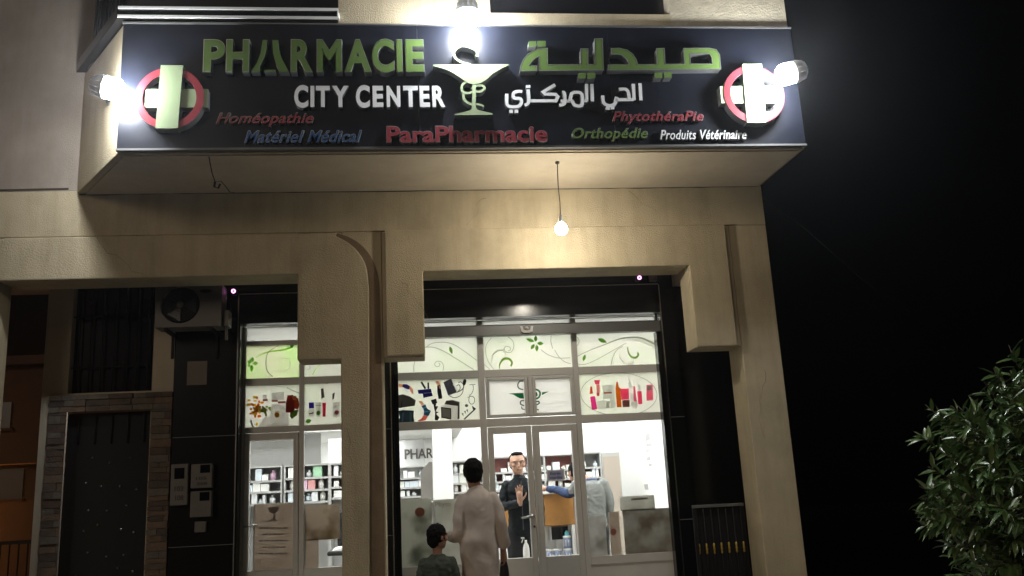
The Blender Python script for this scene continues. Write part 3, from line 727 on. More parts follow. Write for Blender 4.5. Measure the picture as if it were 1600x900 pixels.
# ------------------------------------------------------------------ text helper
TXT = []
def text_mesh(body, bbox, y0, y1, offset=.02, shear=0, spacing=1.0):
    """(loops as verts/faces) built-in font fitted into pixel box bbox on plane y0; returns verts, faces, front flags"""
    cu = bpy.data.curves.new('t', 'FONT'); cu.body = body; cu.size = 1; cu.offset = offset; cu.shear = shear; cu.space_character = spacing
    cu.extrude = .5; cu.resolution_u = 5; cu.fill_mode = 'BOTH'
    o = lnk(bpy.data.objects.new('t', cu))
    bpy.context.view_layer.update()
    dg = bpy.context.evaluated_depsgraph_get(); me = bpy.data.meshes.new_from_object(o.evaluated_get(dg))
    vs = [v.co.copy() for v in me.vertices]; fs = [tuple(p.vertices) for p in me.polygons]; nz = [abs(p.normal.z) > .7 for p in me.polygons]
    bpy.data.objects.remove(o); bpy.data.curves.remove(cu); bpy.data.meshes.remove(me)
    xa, xb = min(v.x for v in vs), max(v.x for v in vs); ya, yb = min(v.y for v in vs), max(v.y for v in vs)
    if len(bbox) == 4:
        px0, py0, px1, py1 = bbox
        X0 = .5*(at(px0, py0, y0)[0]+at(px0, py1, y0)[0]); X1 = .5*(at(px1, py0, y0)[0]+at(px1, py1, y0)[0])
        Z1 = at((px0+px1)/2, py0, y0)[1]; Z0 = at((px0+px1)/2, py1, y0)[1]
    else: X0, X1, Z0, Z1, _ = bbox
    out = [(X0+(v.x-xa)/(xb-xa)*(X1-X0), y0 if v.z > 0 else y1, Z0+(v.y-ya)/(yb-ya)*(Z1-Z0)) for v in vs]
    return out, fs, nz
def text_part(name, body, bbox, y0, y1, mats, parent, rim=0, **k):
    m_ = MB()
    if rim:                                   # bright metal return showing as an edge round the face
        k2 = dict(k); k2['offset'] = k.get('offset', .02)+.012
        vs, fs, nz = text_mesh(body, (bbox[0]-rim, bbox[1]-rim, bbox[2]+rim, bbox[3]+rim), y0+.004, y1, **k2)
        m_.add(vs, fs, 1)
    vs, fs, nz = text_mesh(body, bbox, y0, y1, **k)
    for_face = [0 if z else 1 for z in nz]
    b = len(m_.v); m_.v += vs
    for f, mi in zip(fs, for_face): m_.f.append([b+q_ for q_ in f]); m_.m.append(mi if len(mats) > 1 else 0); m_.sm.append(False)
    return m_.build(name, mats, parent)

# ------------------------------------------------------------------ the sign
S = thing('pharmacy_sign', 'wide glossy dark sign panel with raised green and white lettering across the bay', 'sign', (.6, YC, 4.5))
sb = MB(); YB = YC-.035
sb.box(-2.45, .10, YB, YC-.001, 4.535, 5.70); sb.box(.103, 1.85, YB, YC-.001, 4.535, 5.70); sb.box(1.853, 3.63, YB, YC-.001, 4.535, 5.70)
sb.build('panel', M['board'], S, bevel=.003)
ed = MB(); ed.box(-2.455, 3.635, YB-.012, YC-.001, 4.515, 4.533); ed.box(-2.455, 3.635, YB-.012, YC-.001, 5.702, 5.716); ed.build('edge_strip', M['alu_dark'], S)
D1 = .085; YL = YB-D1
LG = [M['lgreen'], M['lsteel']]; LW = [M['lwhite'], M['lsteel']]; LR = [M['lred'], M['lsteel']]; LB = [M['lblue'], M['lsteel']]
for ch, a, b in (('P',318.4,351),('H',354,388.7),('R',455,487.7),('M',495.6,533.6),('A',539,579.6),('C',581.8,615.5),('I',620,628.2),('E',634,662)):
    off = .035
    text_part('letter', ch, (a, 62.2 if ch != 'C' else 61.2, b, 111.8 if ch != 'C' else 112.8), YL, YB, LG, S, rim=.9, offset=off)
zz = lambda pts: zm(pts, 3.8095, 300, 40)
a_ = MB()
a_.prism(atl(zz([(420,85),(446,85),(444,140),(430,190),(404,240),(402,274),(350,274),(385,225),(408,165),(415,120)]), YL), YL, YB, 0, 1)
a_.prism(atl(zz([(478,85),(512,85),(518,140),(532,190),(556,235),(577,274),(522,274),(498,225),(483,165)]), YL), YL, YB, 0, 1)
a_.prism(atl(zz([(430,262),(495,262),(495,274),(430,274)]), YL), YL+.002, YB, 0, 1)
a_.build('letter', LG, S)
DC = .05
for ch, a, b in (('C',459.6,481.6),('I',485,491),('T',493.5,515.2),('Y',518.7,544.7),('C',556,577.8),('E',582.2,598.7),('N',604,625.5),('T',630,653),('E',655.7,671.4),('R',675.4,695.6)):
    r_ = ch == 'C'
    text_part('letter', ch, (a, 132.6 if r_ else 134, b, 168.6 if r_ else 167.2), YB-DC, YB, LW, S, offset=.04)
for body, bb, mats, nm, off in (('Homéopathie',(338,176.5,489.5,197.5),LR,'lettering',.012),('Matériel Médical',(382,204,565,222.6),LB,'lettering',.012),('PhytothéraPie',(957,174,1099,193.5),LR,'lettering',.012),('Orthopédie',(894,200,1012,221),LG,'lettering',.012),('Produits Vétérinaire',(1031.6,203,1166,217.5),LW,'lettering',.008)):
    text_part(nm, body, bb, YB-.03, YB, mats, S, rim=.5, offset=off, shear=.32, spacing=1.06)
text_part('lettering', 'ParaPharmacie', (604.5,197,855,222), YB-.04, YB, LR, S, rim=.7, offset=.022)
# arabic words
zz = lambda pts: atl(zm(pts, 3.2, 780, 40), YL)
z6 = lambda pts: atl(zm(pts, 6.43, 660, 60), YL)
zq = lambda pts: zz([(a, b) for a, b in pts])
def arab(loops, y0, mats=LG, dy=0):
    m_ = MB()
    for i, l in enumerate(loops):
        m_.prism(l, y0+.0015*i, YB, 0, 1)
        for lp in (l if isinstance(l[0][0], tuple) else [l]):
            if len(lp) > 4: m_.prism(ribbon(list(lp)+[lp[0]], .007), y0-.0012, y0+.01, 1)
    return m_.build('letter', mats, S)
arab([zq([(104,227),(108,200),(122,168),(145,142),(172,126),(205,116),(241,113),(242,195),(408,195),(408,116),(444,116),(444,195),(478,195),(477,66),(516,65),(522,222),(200,226),(199,152),(175,166),(158,186),(150,201),(188,201),(188,226)])], YL)
for q in ([(147,79),(185,78),(184,105),(147,105)],[(192,77),(233,76),(232,104),(192,105)],[(396,237),(433,236),(432,264),(396,266)],[(440,236),(481,235),(480,263),(440,265)],[(778,235),(815,234),(816,261),(778,262)],[(824,233),(862,232),(863,259),(825,261)]):
    arab([zq(q)], YL)
arab([[zq([(545,222),(545,196),(652,195),(640,170),(615,148),(595,143),(561,143),(561,115),(600,113),(640,122),(668,143),(685,170),(692,195),(790,194),(787,115),(825,114),(829,193),(928,192),(922,114),(1050,112),(1085,120),(1102,145),(1108,217)]), zq([(956,192),(1066,191),(1064,160),(1052,141),(1035,139),(954,140)])]], YL)
LWm = LW
def ast(pts, wd, k=4): return ribbon(smooth_path(pts, k) if k > 1 else pts, wd)
px3 = lambda pts: zm(pts, 3.75, 580, 0)
y3 = YB-DC
sc = at(850, 150, y3)[0]-at(840, 150, y3)[0]; sc /= 10     # metres per pixel here
def aw(paths, wd=5.2):
    m_ = MB()
    for i, (pts, k) in enumerate(paths):
        m_.prism(ast(atl(pts, y3), wd*sc, k), y3+.0015*i, YB, 0, 1)
    return m_.build('letter', LW, S)
aw([(zm([(1005,535),(950,533),(915,552),(922,598),(985,607),(993,650),(960,683),(880,684),(850,655),(848,555)], 6.43, 660, 60), 3)])
aw([(zm([(1062,512),(1070,615),(1058,655),(1028,672)], 6.43, 660, 60), 3), (px3([(925,590),(1082,590),(1094,566),(1080,552),(1020,550),(1008,538),(1078,495)]), 1), (px3([(1120,540),(1132,545),(1136,592),(1126,610),(1103,616)]), 3), (zm([(308,376),(372,376)], 3.2, 780, 40), 1)])
aw([(zm([(355,378),(362,340),(392,333),(414,345),(414,398),(378,398),(366,376)], 3.2, 780, 40), 2), (zm([(410,375),(440,375)], 3.2, 780, 40), 1), (zm([(437,290),(438,378)], 3.2, 780, 40), 1), (zm([(464,290),(467,378)], 3.2, 780, 40), 1)])
aw([(zm([(598,318),(632,318),(646,335),(650,368)], 3.2, 780, 40), 3), (zm([(592,370),(672,369)], 3.2, 780, 40), 1), (zm([(671,290),(675,372)], 3.2, 780, 40), 1), (zm([(518,348),(524,385),(552,399),(580,388),(586,362),(600,372)], 3.2, 780, 40), 3)])
aw([(zm([(704,288),(709,374)], 3.2, 780, 40), 1)])
for q in ([(1040,470),(1085,468),(1085,498),(1040,500)],[(873,716),(910,715),(910,750),(873,751)],[(925,714),(963,713),(962,748),(925,750)]):
    arab([atl(zm(q, 6.43, 660, 60), y3)], y3, LW)
for q in ([(534,405),(553,405),(553,421),(534,421)],[(557,404),(576,404),(576,419),(557,420)]): arab([atl(zm(q, 3.2, 780, 40), y3)], y3, LW)
# bowl of Hygieia
PG = [M['cgreen'], M['lsteel']]
cp = MB(); q3 = lambda pts: atl(px3(pts), YL)
bw = smooth_path([(808,381),(770,398),(715,430),(680,462),(640,486),(592,492),(556,478),(500,440),(440,408),(363,386)], 4)
cp.prism(q3([(363,378),(808,376)]+bw), YL, YB, 0, 1)
st_ = smooth_path([(612,488),(614,560),(612,610),(622,640),(660,652),(712,664)], 5)+[(712,672),(490,674),(490,668)]+smooth_path([(490,668),(545,655),(585,640),(592,600),(592,488)], 5)
cp.prism(q3(st_), YL+.0015, YB, 0, 1)
for i, (pts, wd) in enumerate((([(600,488),(560,480),(532,500),(536,535),(570,545),(600,535),(640,535),(664,515),(650,500),(615,502),(590,520)], 3.6), ([(540,540),(545,580),(575,605),(600,610)], 4.0), ([(612,608),(640,612),(660,622)], 3.0))):
    cp.prism(ribbon(smooth_path(atl(px3(pts), YL), 5), wd*sc), YL+.003+.0015*i, YB, 0, 1)
cp.build('bowl_emblem', PG, S)
sn = MB()
sn.prism(ribbon(smooth_path(atl(px3([(620,330),(618,300),(580,276),(530,268),(492,290),(486,325),(520,360),(580,378)]), YL), 5), 3.4*sc), YL, YB, 0, 1)
sn.build('serpent_emblem', PG, S)
# crosses in red rings
def cross(cx, cz, side, ring):
    m_ = MB(); ym = YB-.06
    y0 = YB-.10
    w2 = .092
    m_.prism([(cx-w2-.01, cz-.28), (cx+w2-.012, cz-.28), (cx+w2+.012, cz+.30), (cx-w2+.012, cz+.30)], y0, YB, 0, 1)
    xa, xb = (cx-.20, cx+.315) if side < 0 else (cx-.315, cx+.20)
    h_ = MB(); h_.prism([(xa, cz-.085), (xb, cz-.085), (xb, cz+.085), (xa, cz+.085)], YB-.086, YB, 0, 1)
    m_.build('cross', PG, S); h_.build('cross_arm', PG, S)
    r_ = MB(); r_.prism(ring_loops(cx, cz, .285, .222, 56), YB-.092, YB-.004, 0, 1); r_.build('ring', LR, S)
cross(-2.01, 4.955, -1, 0)
cx2, cz2 = at(1178, 148, YL); cross(cx2, cz2, 1, 0)

# ------------------------------------------------------------------ lamps
def orient(o, loc, d, up='Z'):
    q = Vector(d).to_track_quat('-Z', 'Y'); m_ = q.to_matrix().to_4x4(); m_.translation = loc
    o.location = loc; o.rotation_euler = q.to_euler(); o.matrix_basis = m_
def floodlight(loc, d, anchor, label, size=(.34, .27)):
    t = thing('floodlight', label, 'floodlight', loc, 0, 'floodlights round the sign'); orient(t, loc, d)
    h = MB(); h.lathe([(.02, .10), (.06, .085), (.092, .03), (.100, -.01), (.100, -.03), (.092, -.03)], (0, 0, 0), 'z', 28)
    for k in range(12):
        th = 2*math.pi*k/12; h.tube([(.04*math.cos(th), .04*math.sin(th), .095), (.080*math.cos(th), .080*math.sin(th), .07), (.098*math.cos(th), .098*math.sin(th), .0)], .006, 5)
    h.build('housing', M['white'], t, local=True)
    l = MB(); l.lathe([(.080, -.031), (.094, -.06), (.097, -.10), (.088, -.14), (.060, -.168), (.002, -.180)], (0, 0, 0), 'z', 28)
    l.build('lens', M['lamp'], t, local=True)
    br = MB(); back = t.matrix_basis @ Vector((0, 0, .06))
    mid = (Vector(anchor)+Vector(back))/2+Vector((0, -.04, .03))
    br.tube([Vector(anchor), mid, back], .011, 8); br.lathe([(.035, 0), (.035, -.01)], anchor, 'y', 12)
    br.build('bracket', M['housing'], t)
    return t
def W3(px, py, Y):
    x, z = at(px, py, Y); return (x, Y, z)
floodlight(W3(160, 135, YC-.19), (.95, .04, -.24), (-2.62, YC+.26, 5.10), 'white floodlight at the left end of the dark sign, shining along the panel')
floodlight(W3(730, 14, YC-.25), (0, .12, -.99), (W3(731, 22, YC-.26)[0], YC-.001, 5.95), 'white floodlight above the middle of the dark sign, over the bowl emblem')
floodlight(W3(1243, 112, YC-.36), (-.93, .10, -.22), (3.64, YC+.10, 5.22), 'white floodlight at the right end of the dark sign beside the second cross')

bl = thing('light_bulb', 'bare bulb hanging on a thin wire under the bay', 'bulb', (1.36, 7.66, 4.48))
bx, bz = at(877, 358, 7.66)
b_ = MB(); b_.lathe([(.030, .048), (.046, .032), (.054, .010), (.055, -.008), (.049, -.028), (.034, -.044), (.015, -.053), (.001, -.055)], (bx, 7.66, bz), 'z', 24); b_.build('dome', M['bulb'], bl)
b_ = MB(); b_.lathe([(.034, .049), (.030, .070), (.020, .085), (.016, .09), (.016, .12), (.010, .13)], (bx, 7.66, bz), 'z', 18); b_.build('socket', M['white'], bl)
b_ = MB(); b_.tube([(bx, 7.66, bz+.125), (bx+.004, 7.66, bz+.25), (bx-.003, 7.66, bz+.42), (bx+.003, 7.66, 4.486)], .0045, 6); b_.build('wire', M['black'], bl)
b_ = MB(); b_.lathe([(.02, 4.487), (.02, 4.47)], (bx+.003, 7.66, 0), 'z', 10); b_.build('ceiling_rose', M['black'], bl)

# dome cameras with infrared rings
def cctv(px, py, Y, label, box=True):
    x, z = at(px, py, Y); t = thing('security_camera', label, 'camera', (x, YG, z), 0, 'security cameras under the arcade')
    c = MB(); c.tube([(x, YG-.002, z), (x, Y+.03, z)], .03, 14); c.build('body', M['black'], t)
    c = MB(); c.prism(ring_loops(x, z, .021, .012, 18), Y+.020, Y+.0295); c.build('infrared_ring', M['ir'], t)
    c = MB(); c.lathe([(.011, 0), (.009, -.006), (.003, -.009)], (x, Y+.0295, z), 'y', 12); c.build('lens', M['darkglass'], t)
cctv(1000, 433, YG-.12, 'small black security camera with a pink glowing ring above the shopfront door')
cctv(364, 454, YG-.12, 'small black security camera with a pink glowing ring beside the air conditioner')
x, z = at(1021, 432, YG-.06)
t = thing('junction_box', 'small grey junction box on the black cladding beside the camera', 'box', (x, YG, z))
c = MB(); c.box(x-.04, x+.04, YG-.07, YG-.002, z-.045, z+.045); c.build('box', M['acwhite'], t, bevel=.006)
c = MB(); c.box(x-.035, x+.035, YG-.076, YG-.071, z-.04, z+.04); c.build('lid', M['acwhite'], t, bevel=.002)

# air conditioner
ax0, ax1, az0, az1, ay = -2.50, -1.87, 3.285, 3.715, 8.88
AC = thing('air_conditioner', 'weathered white air conditioner outdoor unit on brackets by the entrance', 'air conditioner', ((ax0+ax1)/2, ay+.15, az0))
c = MB(); fx, fz, fr = ax0+.235, (az0+az1)/2+.01, .185
c.prism([[(ax0, az0), (ax1, az0), (ax1, az1), (ax0, az1)], [(fx+fr*math.cos(-2*math.pi*k/32), fz+fr*math.sin(-2*math.pi*k/32)) for k in range(32)]], ay, ay+.02)
c.box(ax0, ax1, ay+.021, ay+.24, az0, az0+.015); c.box(ax0, ax1, ay+.021, ay+.24, az1-.015, az1); c.box(ax0, ax0+.015, ay+.021, ay+.24, az0+.016, az1-.016); c.box(fx+fr+.01, ax1, ay+.021, ay+.24, az0+.016, az1-.016)
c.build('casing', M['acwhite'], AC, bevel=.006)
c = MB(); c.lathe([(fr, .06), (fr, .055)], (fx, ay, fz), 'y', 32); c.build('fan_well', M['black'], AC)
c = MB()
for k in range(1, 8): c.prism(ring_loops(fx, fz, fr*k/8+.002, fr*k/8-.002, 32), ay-.004+.0002*k, ay+.002)
for k in range(12):
    a = math.pi*2*k/12; c.tube([(fx+.04*math.cos(a), ay-.002, fz+.04*math.sin(a)), (fx+fr*math.cos(a+.3), ay-.002, fz+fr*math.sin(a+.3))], .002, 5)
gfan = c.build('fan_grille', M['black'], AC)
c = MB(); c.lathe([(.034, 0), (.03, -.01), (.001, -.013)], (fx, ay-.004, fz), 'y', 18); c.build('hub_cap', M['acwhite'], gfan)
c = MB()
for k in range(3):
    a = 2*math.pi*k/3
    c.add([(fx+.03*math.cos(a-.3), ay+.04, fz+.03*math.sin(a-.3)), (fx+.16*math.cos(a-.5), ay+.05, fz+.16*math.sin(a-.5)), (fx+.16*math.cos(a+.5), ay+.025, fz+.16*math.sin(a+.5)), (fx+.03*math.cos(a+.5), ay+.035, fz+.03*math.sin(a+.5))], [(0, 1, 2, 3)])
c.build('fan_blade', M['housing'], AC)
c = MB(); c.prism(ell(ax1-.155, az1-.075, .06, .018, 24), ay-.003, ay-.0005); c.build('badge', M['black'], AC)
c = MB(); c.box(ax1+.001, ax1+.06, ay+.05, ay+.2, az0+.01, az0+.17); c.tube([(ax1+.03, ay+.1, az0+.02), (ax1+.03, ay+.12, az0-.12)], .015, 8); c.build('valve_cover', M['acwhite'], AC, bevel=.006)
for xx in (ax0+.1, ax1-.1):
    c = MB(); c.box(xx-.015, xx+.015, ay+.01, YG-.001, az0-.034, az0-.001); c.box(xx-.012, xx+.012, YG-.03, YG-.002, az0-.26, az0-.035); c.build('bracket', M['iron'], AC)
# notice, meters
x0, z1_ = at(293, 565, YG); x1, z0_ = at(323, 601, YG)
c = MB(); c.box(x0, x1, YG-.004, YG-.0015, z0_, z1_)
nt_ = c.build('notice', mat('old_paper', (.20, .17, .145), .85)); tag(nt_, 'blank pale paper notice stuck on the black cladding left of the shop window', 'notice')
def meter(bb, label, kind):
    x0, z1_ = at(bb[0], bb[1], YG); x1, z0_ = at(bb[2], bb[3], YG)
    t = thing('utility_meter', label, 'meter', ((x0+x1)/2, YG, z0_), 0, 'utility meters on the black wall')
    c = MB(); c.box(x0, x1, YG-.09, YG-.003, z0_, z1_); c.build('case', M['acwhite'], t, bevel=.008)
    w_, h_ = x1-x0, z1_-z0_
    c = MB()
    if kind == 0: c.box(x0+w_*.22, x1-w_*.22, YG-.094, YG-.0905, z1_-h_*.36, z1_-h_*.1)
    else: c.box(x1-w_*.56, x1-w_*.1, YG-.094, YG-.0905, z1_-h_*.38, z1_-h_*.05)
    c.build('window', M['darkglass'], t)
    if kind < 2:
        text_part('number', '105' if kind else '103', (x0+w_*.25, x1-w_*.25, z0_+h_*.34, z0_+h_*.46, 0), YG-.0925, YG-.0905, [M['ink']], t)
        text_part('number', '208' if kind else '108', (x0+w_*.3, x1-w_*.22, z0_+h_*.12, z0_+h_*.24, 0), YG-.0925, YG-.0905, [M['ink']], t)
meter((271, 726, 296, 789), 'tall narrow meter box on the black wall, nearest the stone entrance', 0)
meter((302, 726, 334, 762), 'square meter box on the black wall, upper one of the right pair', 1)
meter((301, 768, 333, 807), 'square meter box on the black wall directly under another meter', 2)
x0, z1_ = at(306, 815, YG); x1, z0_ = at(323, 831, YG)
t = thing('switch_box', 'small square switch box on the black wall below the meters', 'box', ((x0+x1)/2, YG, z0_))
c = MB(); c.box(x0, x1, YG-.05, YG-.003, z0_, z1_); c.build('case', M['acwhite'], t, bevel=.006)
c = MB(); c.box(x0+.03, x1-.03, YG-.054, YG-.0505, z0_+.03, z1_-.03); c.build('cover', M['acwhite'], t, bevel=.003)

# gate beside the shop
G = thing('iron_gate', 'low black iron gate with a row of gilded ornaments right of the shop', 'gate', (2.95, 8.8, PAV))
c = MB(); c.box(2.67, 3.19, 8.785, 8.815, 1.315, 1.345); c.build('top_rail', M['alu_dark'], G, bevel=.004)
c = MB(); c.box(2.67, 3.19, 8.79, 8.81, .60, .63); c.box(2.67, 3.19, 8.79, 8.81, .20, .23); c.box(2.67, 2.70, 8.785, 8.815, .17, 1.314); c.box(3.16, 3.19, 8.785, 8.815, .17, 1.314); c.build('frame', M['iron'], G)
c = MB(); c.box(2.701, 3.159, 8.822, 8.828, .2, 1.31); c.build('sheet', M['iron'], G)
for k in range(7):
    x = 2.705+.0745*k
    c = MB(); c.tube([(x, 8.8, .2), (x, 8.8, 1.315)], .007, 8); bar = c.build('bar', M['iron'], G)
    zc = .955-.016*k*.0
    c = MB(); c.lathe([(.008, -.05), (.013, -.035), (.009, -.02), (.015, -.004), (.009, .012), (.013, .03), (.008, .05)], (x, 8.8, .93), 'z', 10); c.build('ornament', M['gold'], bar)
tag(G, None)

# dark lane behind the passage and neighbouring house, lit from below
HB = thing('ochre_house', 'ochre rendered house across the side street, glowing orange near the ground', 'house', (-13, 26, 0))
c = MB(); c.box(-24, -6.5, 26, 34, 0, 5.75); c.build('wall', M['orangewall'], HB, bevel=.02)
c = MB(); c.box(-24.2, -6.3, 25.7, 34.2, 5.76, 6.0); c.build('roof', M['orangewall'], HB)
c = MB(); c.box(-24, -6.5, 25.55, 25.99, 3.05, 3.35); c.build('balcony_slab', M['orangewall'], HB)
for a, b, zt, zb in ((-12.4, -11.0, 4.75, 4.05), (-11.4, -10.55, 2.95, 2.15), (-16, -14.5, 4.75, 3.9)):
    c = MB(); c.box(a, b, 25.93, 25.995, zb, zt); w_ = c.build('window', M['darkroom'], HB)
    c = MB(); c.box(a-.06, b+.06, 25.88, 25.99, zb-.08, zb-.002); c.build('sill', M['orangewall'], w_)
SLm = thing('wall_lamp', 'sodium bulkhead lamp low on the ochre house wall', 'lamp', (-13.3, 25.6, 1.5))
c = MB(); c.lathe([(.11, 0), (.11, -.05), (.09, -.07)], (-13.3, 25.98, 1.6), 'y', 18); c.build('base', M['housing'], SLm)
c = MB(); c.lathe([(.09, -.071), (.085, -.16), (.05, -.22), (.001, -.235)], (-13.3, 25.98, 1.6), 'y', 18); c.build('diffuser', mat('sodium_glass', (.9, .5, .2), .4, emit=(1, .38, .07), estr=1500), SLm)
RA = thing('iron_railing', 'dark iron railing in front of the ochre house at the left edge', 'railing', (-5.0, 11.2, 0))
c = MB(); c.box(-6.5, -4.15, 11.18, 11.22, 1.27, 1.31); c.box(-6.5, -4.15, 11.18, 11.22, .15, .18); c.build('rail', M['iron'], RA)
for k in range(24):
    c = MB(); c.tube([(-6.45+.1*k, 11.2, .0), (-6.45+.1*k, 11.2, 1.27)], .009, 6); c.build('bar', M['iron'], RA)

# ------------------------------------------------------------------ tree on the right
def tree():
    t = thing('laurel_tree', 'bushy broad-leaved tree with glossy narrow leaves right of the building', 'tree', (4.25, 5.55, 0))
    r2 = random.Random(11); C0 = Vector((4.33, 5.6, 1.47))
    tk = MB(); tk.tube([(4.25, 5.55, 0), (4.27, 5.56, .5), (4.25, 5.58, 1.0), (4.28, 5.6, 1.5)], [.06, .05, .042, .025], 10)
    lf = MB(); tips = []
    for _ in range(760):
        while True:
            v = Vector((r2.uniform(-1, 1), r2.uniform(-1, 1), r2.uniform(-1, 1)))
            if .3 < v.length < 1: break
        v = v.normalized()*(r2.uniform(.35, 1)**.5)
        wob = 1+.16*math.sin(v.x*5+v.z*7+1)+.12*math.sin(v.y*9-v.z*6)+.07*math.sin(v.z*17+v.x*11)
        nz = 1-.15*max(0, v.z)**1.5; tip = C0+Vector((v.x*.92*wob*nz, v.y*.9*wob*nz, v.z*(.76 if v.z > 0 else 1.0)*wob))
        if r2.random() < .14: tip += v*r2.uniform(.04, .13)+Vector((0, 0, .05))
        tips.append((tip, v))
    for i, (tip, v) in enumerate(tips):
        base = C0+Vector((v.x*.3, v.y*.3, v.z*.4-.15))
        if i % 6 == 0:
            b0 = Vector((4.26, 5.58, 1.0+.3*r2.random())); wob_ = Vector((r2.uniform(-.06, .06), r2.uniform(-.06, .06), r2.uniform(-.05, .08)))
            tk.tube(smooth_path([tuple(b0), tuple(base), tuple((base+tip)/2+wob_), tuple(tip)], 4), [.011-.0085*q_/12 for q_ in range(13)], 5)
        d = (tip-base).normalized(); d = (d+Vector((0, 0, .35))).normalized()
        tk.tube([tip-d*.16, tip+d*.03], [.004, .002], 4)
        for j in range(r2.randint(12, 18)):
            p = tip-d*.17*r2.random()
            a = d.cross(Vector((r2.uniform(-1, 1), r2.uniform(-1, 1), r2.uniform(-1, 1)))).normalized()
            ld = (d*r2.uniform(.1, 1.0)+a*r2.uniform(.5, 1.1)+Vector((0, 0, -.15))).normalized()
            L = r2.uniform(.08, .145); wd = L*r2.uniform(.12, .17)
            sd = ld.cross(Vector((0, 0, 1))+Vector((r2.uniform(-.6, .6), r2.uniform(-.6, .6), 0))).normalized()
            up = sd.cross(ld); dr = -up*L*.12
            pts = [p, p+ld*L*.35+sd*wd-up*wd*.0, p+ld*L*.7+sd*wd*.7+dr*.5, p+ld*L+dr*1.6, p+ld*L*.7-sd*wd*.7+dr*.5, p+ld*L*.35-sd*wd]
            mid1, mid2 = p+ld*L*.35-up*wd*.35, p+ld*L*.7-up*wd*.25+dr*.5
            lf.add(pts+[mid1, mid2], [(0, 1, 6), (1, 2, 7, 6), (2, 3, 7), (3, 4, 7), (4, 5, 6, 7), (5, 0, 6)], r2.choice((0, 0, 0, 1, 1, 2)), True)
    tk.build('trunk', mat('bark', (.12, .09, .06), .9, noise=.3, bump=.5), t)
    ms = [mat('leaf', c, .30, spec=.75, noise=.2, nscale=20) for c in ((.085, .16, .05), (.12, .20, .065), (.16, .23, .08))]
    lf.build('crown', ms, t)
tree()

# ------------------------------------------------------------------ inside the shop
k = 0
for x, y, z in ((-1.3, 9.95, IZ), (.2, 9.95, IZ), (1.3, 9.95, IZ), (2.4, 9.95, IZ), (1.3, 11.3, IZ), (2.4, 11.3, IZ), (1.3, 12.8, IZ), (2.4, 12.8, IZ), (-1.3, 11.1, IZ), (-1.7, 12.7, 2.44), (-.6, 12.7, 2.44)):
    t = thing('ceiling_light', 'square white ceiling light panel inside the pharmacy', 'ceiling light', (x, y, z), 0, 'ceiling light panels in the pharmacy')
    c = MB(); c.box(x-.3, x+.3, y-.3, y+.3, z-.012, z-.001); c.build('frame', M['white'], t)
    c = MB(); c.box(x-.28, x+.28, y-.28, y+.28, z-.016, z-.0125); c.build('diffuser', M['panel'], t)

BOXM = [mat('carton', c, .6) for c in ((.78,.78,.77),(.74,.76,.78),(.80,.80,.78),(.62,.70,.76),(.70,.72,.66))]
BOXC = [mat('coloured_carton', c, .55) for c in ((.30,.52,.34),(.60,.28,.28),(.32,.44,.66),(.74,.62,.34),(.64,.42,.56),(.38,.60,.66))]
def shelf_unit(name, label, x0, x1, y0, y1, zb, zt, shelves, back, boardm, divs=0):
    t = thing(name, label, 'shelves', ((x0+x1)/2, y1, zb))
    c = MB(); c.box(x0, x1, y1-.02, y1, zb, zt); c.build('back_panel', back, t)
    c = MB(); c.box(x0-.02, x0-.001, y0, y1, zb, zt); c.box(x1+.001, x1+.02, y0, y1, zb, zt); c.box(x0-.02, x1+.02, y0, y1, zt+.001, zt+.022)
    for d in range(divs):
        xd = x0+(x1-x0)*(d+1)/(divs+1); c.box(xd-.012, xd+.012, y0+.003, y1-.021, zb, zt)
    c.build('side_panel', boardm, t)
    for z in shelves:
        c = MB(); c.box(x0+.001, x1-.001, y0+.002, y1-.0205, z-.025, z); c.build('shelf', boardm, t)
    return t
NB = [0]
def fill(x0, x1, y, shelves, gap, label, group, colour=.08, seed=1, fullness=.85, bottles=.2):
    r3 = random.Random(seed)
    for z in shelves:
        x = x0+.03
        while x < x1-.06:
            w_ = r3.uniform(.035, .13); h = r3.uniform(.3, .85)*gap; x2 = min(x+w_, x1-.02)
            if r3.random() < fullness:
                c = MB(); m_ = r3.choice(BOXC) if r3.random() < colour else r3.choice(BOXM)
                if r3.random() < bottles:
                    rr_ = min(.035, (x2-x)/2-.004); xc = (x+x2)/2
                    c.lathe([(rr_, z+.001), (rr_, z+h*.62), (rr_*.45, z+h*.72), (rr_*.45, z+h*.80)], (xc, y+.08, 0), 'z', 10)
                    c.lathe([(rr_*.55, z+h*.801), (rr_*.55, z+h)], (xc, y+.08, 0), 'z', 10)
                    o = c.build('medicine_bottle', m_); tag(o, label.replace('boxes', 'bottle').replace('box', 'bottle'), 'bottle', group.replace('boxes', 'bottles'))
                else:
                    c.box(x, x2-.006, y+.02, y+.12+.08*r3.random(), z+.001, z+h)
                    o = c.build('medicine_box', m_); tag(o, label, 'box', group)
                NB[0] += 1
            x = x2+r3.choice((.0, .004, .02))
Yb = 13.3
zs = [at(800, y, Yb)[1] for y in (765, 751.5, 737)]
shelf_unit('wall_shelves', 'red-brown backed wall shelves full of white boxes behind the wooden counter', .98, 2.32, Yb, Yb+.32, FLOOR, at(800, 715, Yb)[1], zs, M['redback'], M['greyshelf'], 2)
fill(.98, 2.32, Yb, zs, .17, 'white medicine box on the red-brown shelves behind the counter', 'medicine boxes on the red-brown shelves', .05, 3)
Yb = 12.9
zs = [at(645, y, Yb)[1] for y in (775, 761, 746)]
shelf_unit('wall_shelves', 'grey wall shelves of white boxes under the grey lettered wall', -.40, .12, Yb, Yb+.3, FLOOR, 1.99, zs, M['greyshelf'], M['greyshelf'])
fill(-.40, .12, Yb, zs, .17, 'white medicine box on the grey shelves under the lettered wall', 'medicine boxes under the lettered wall', .03, 5)
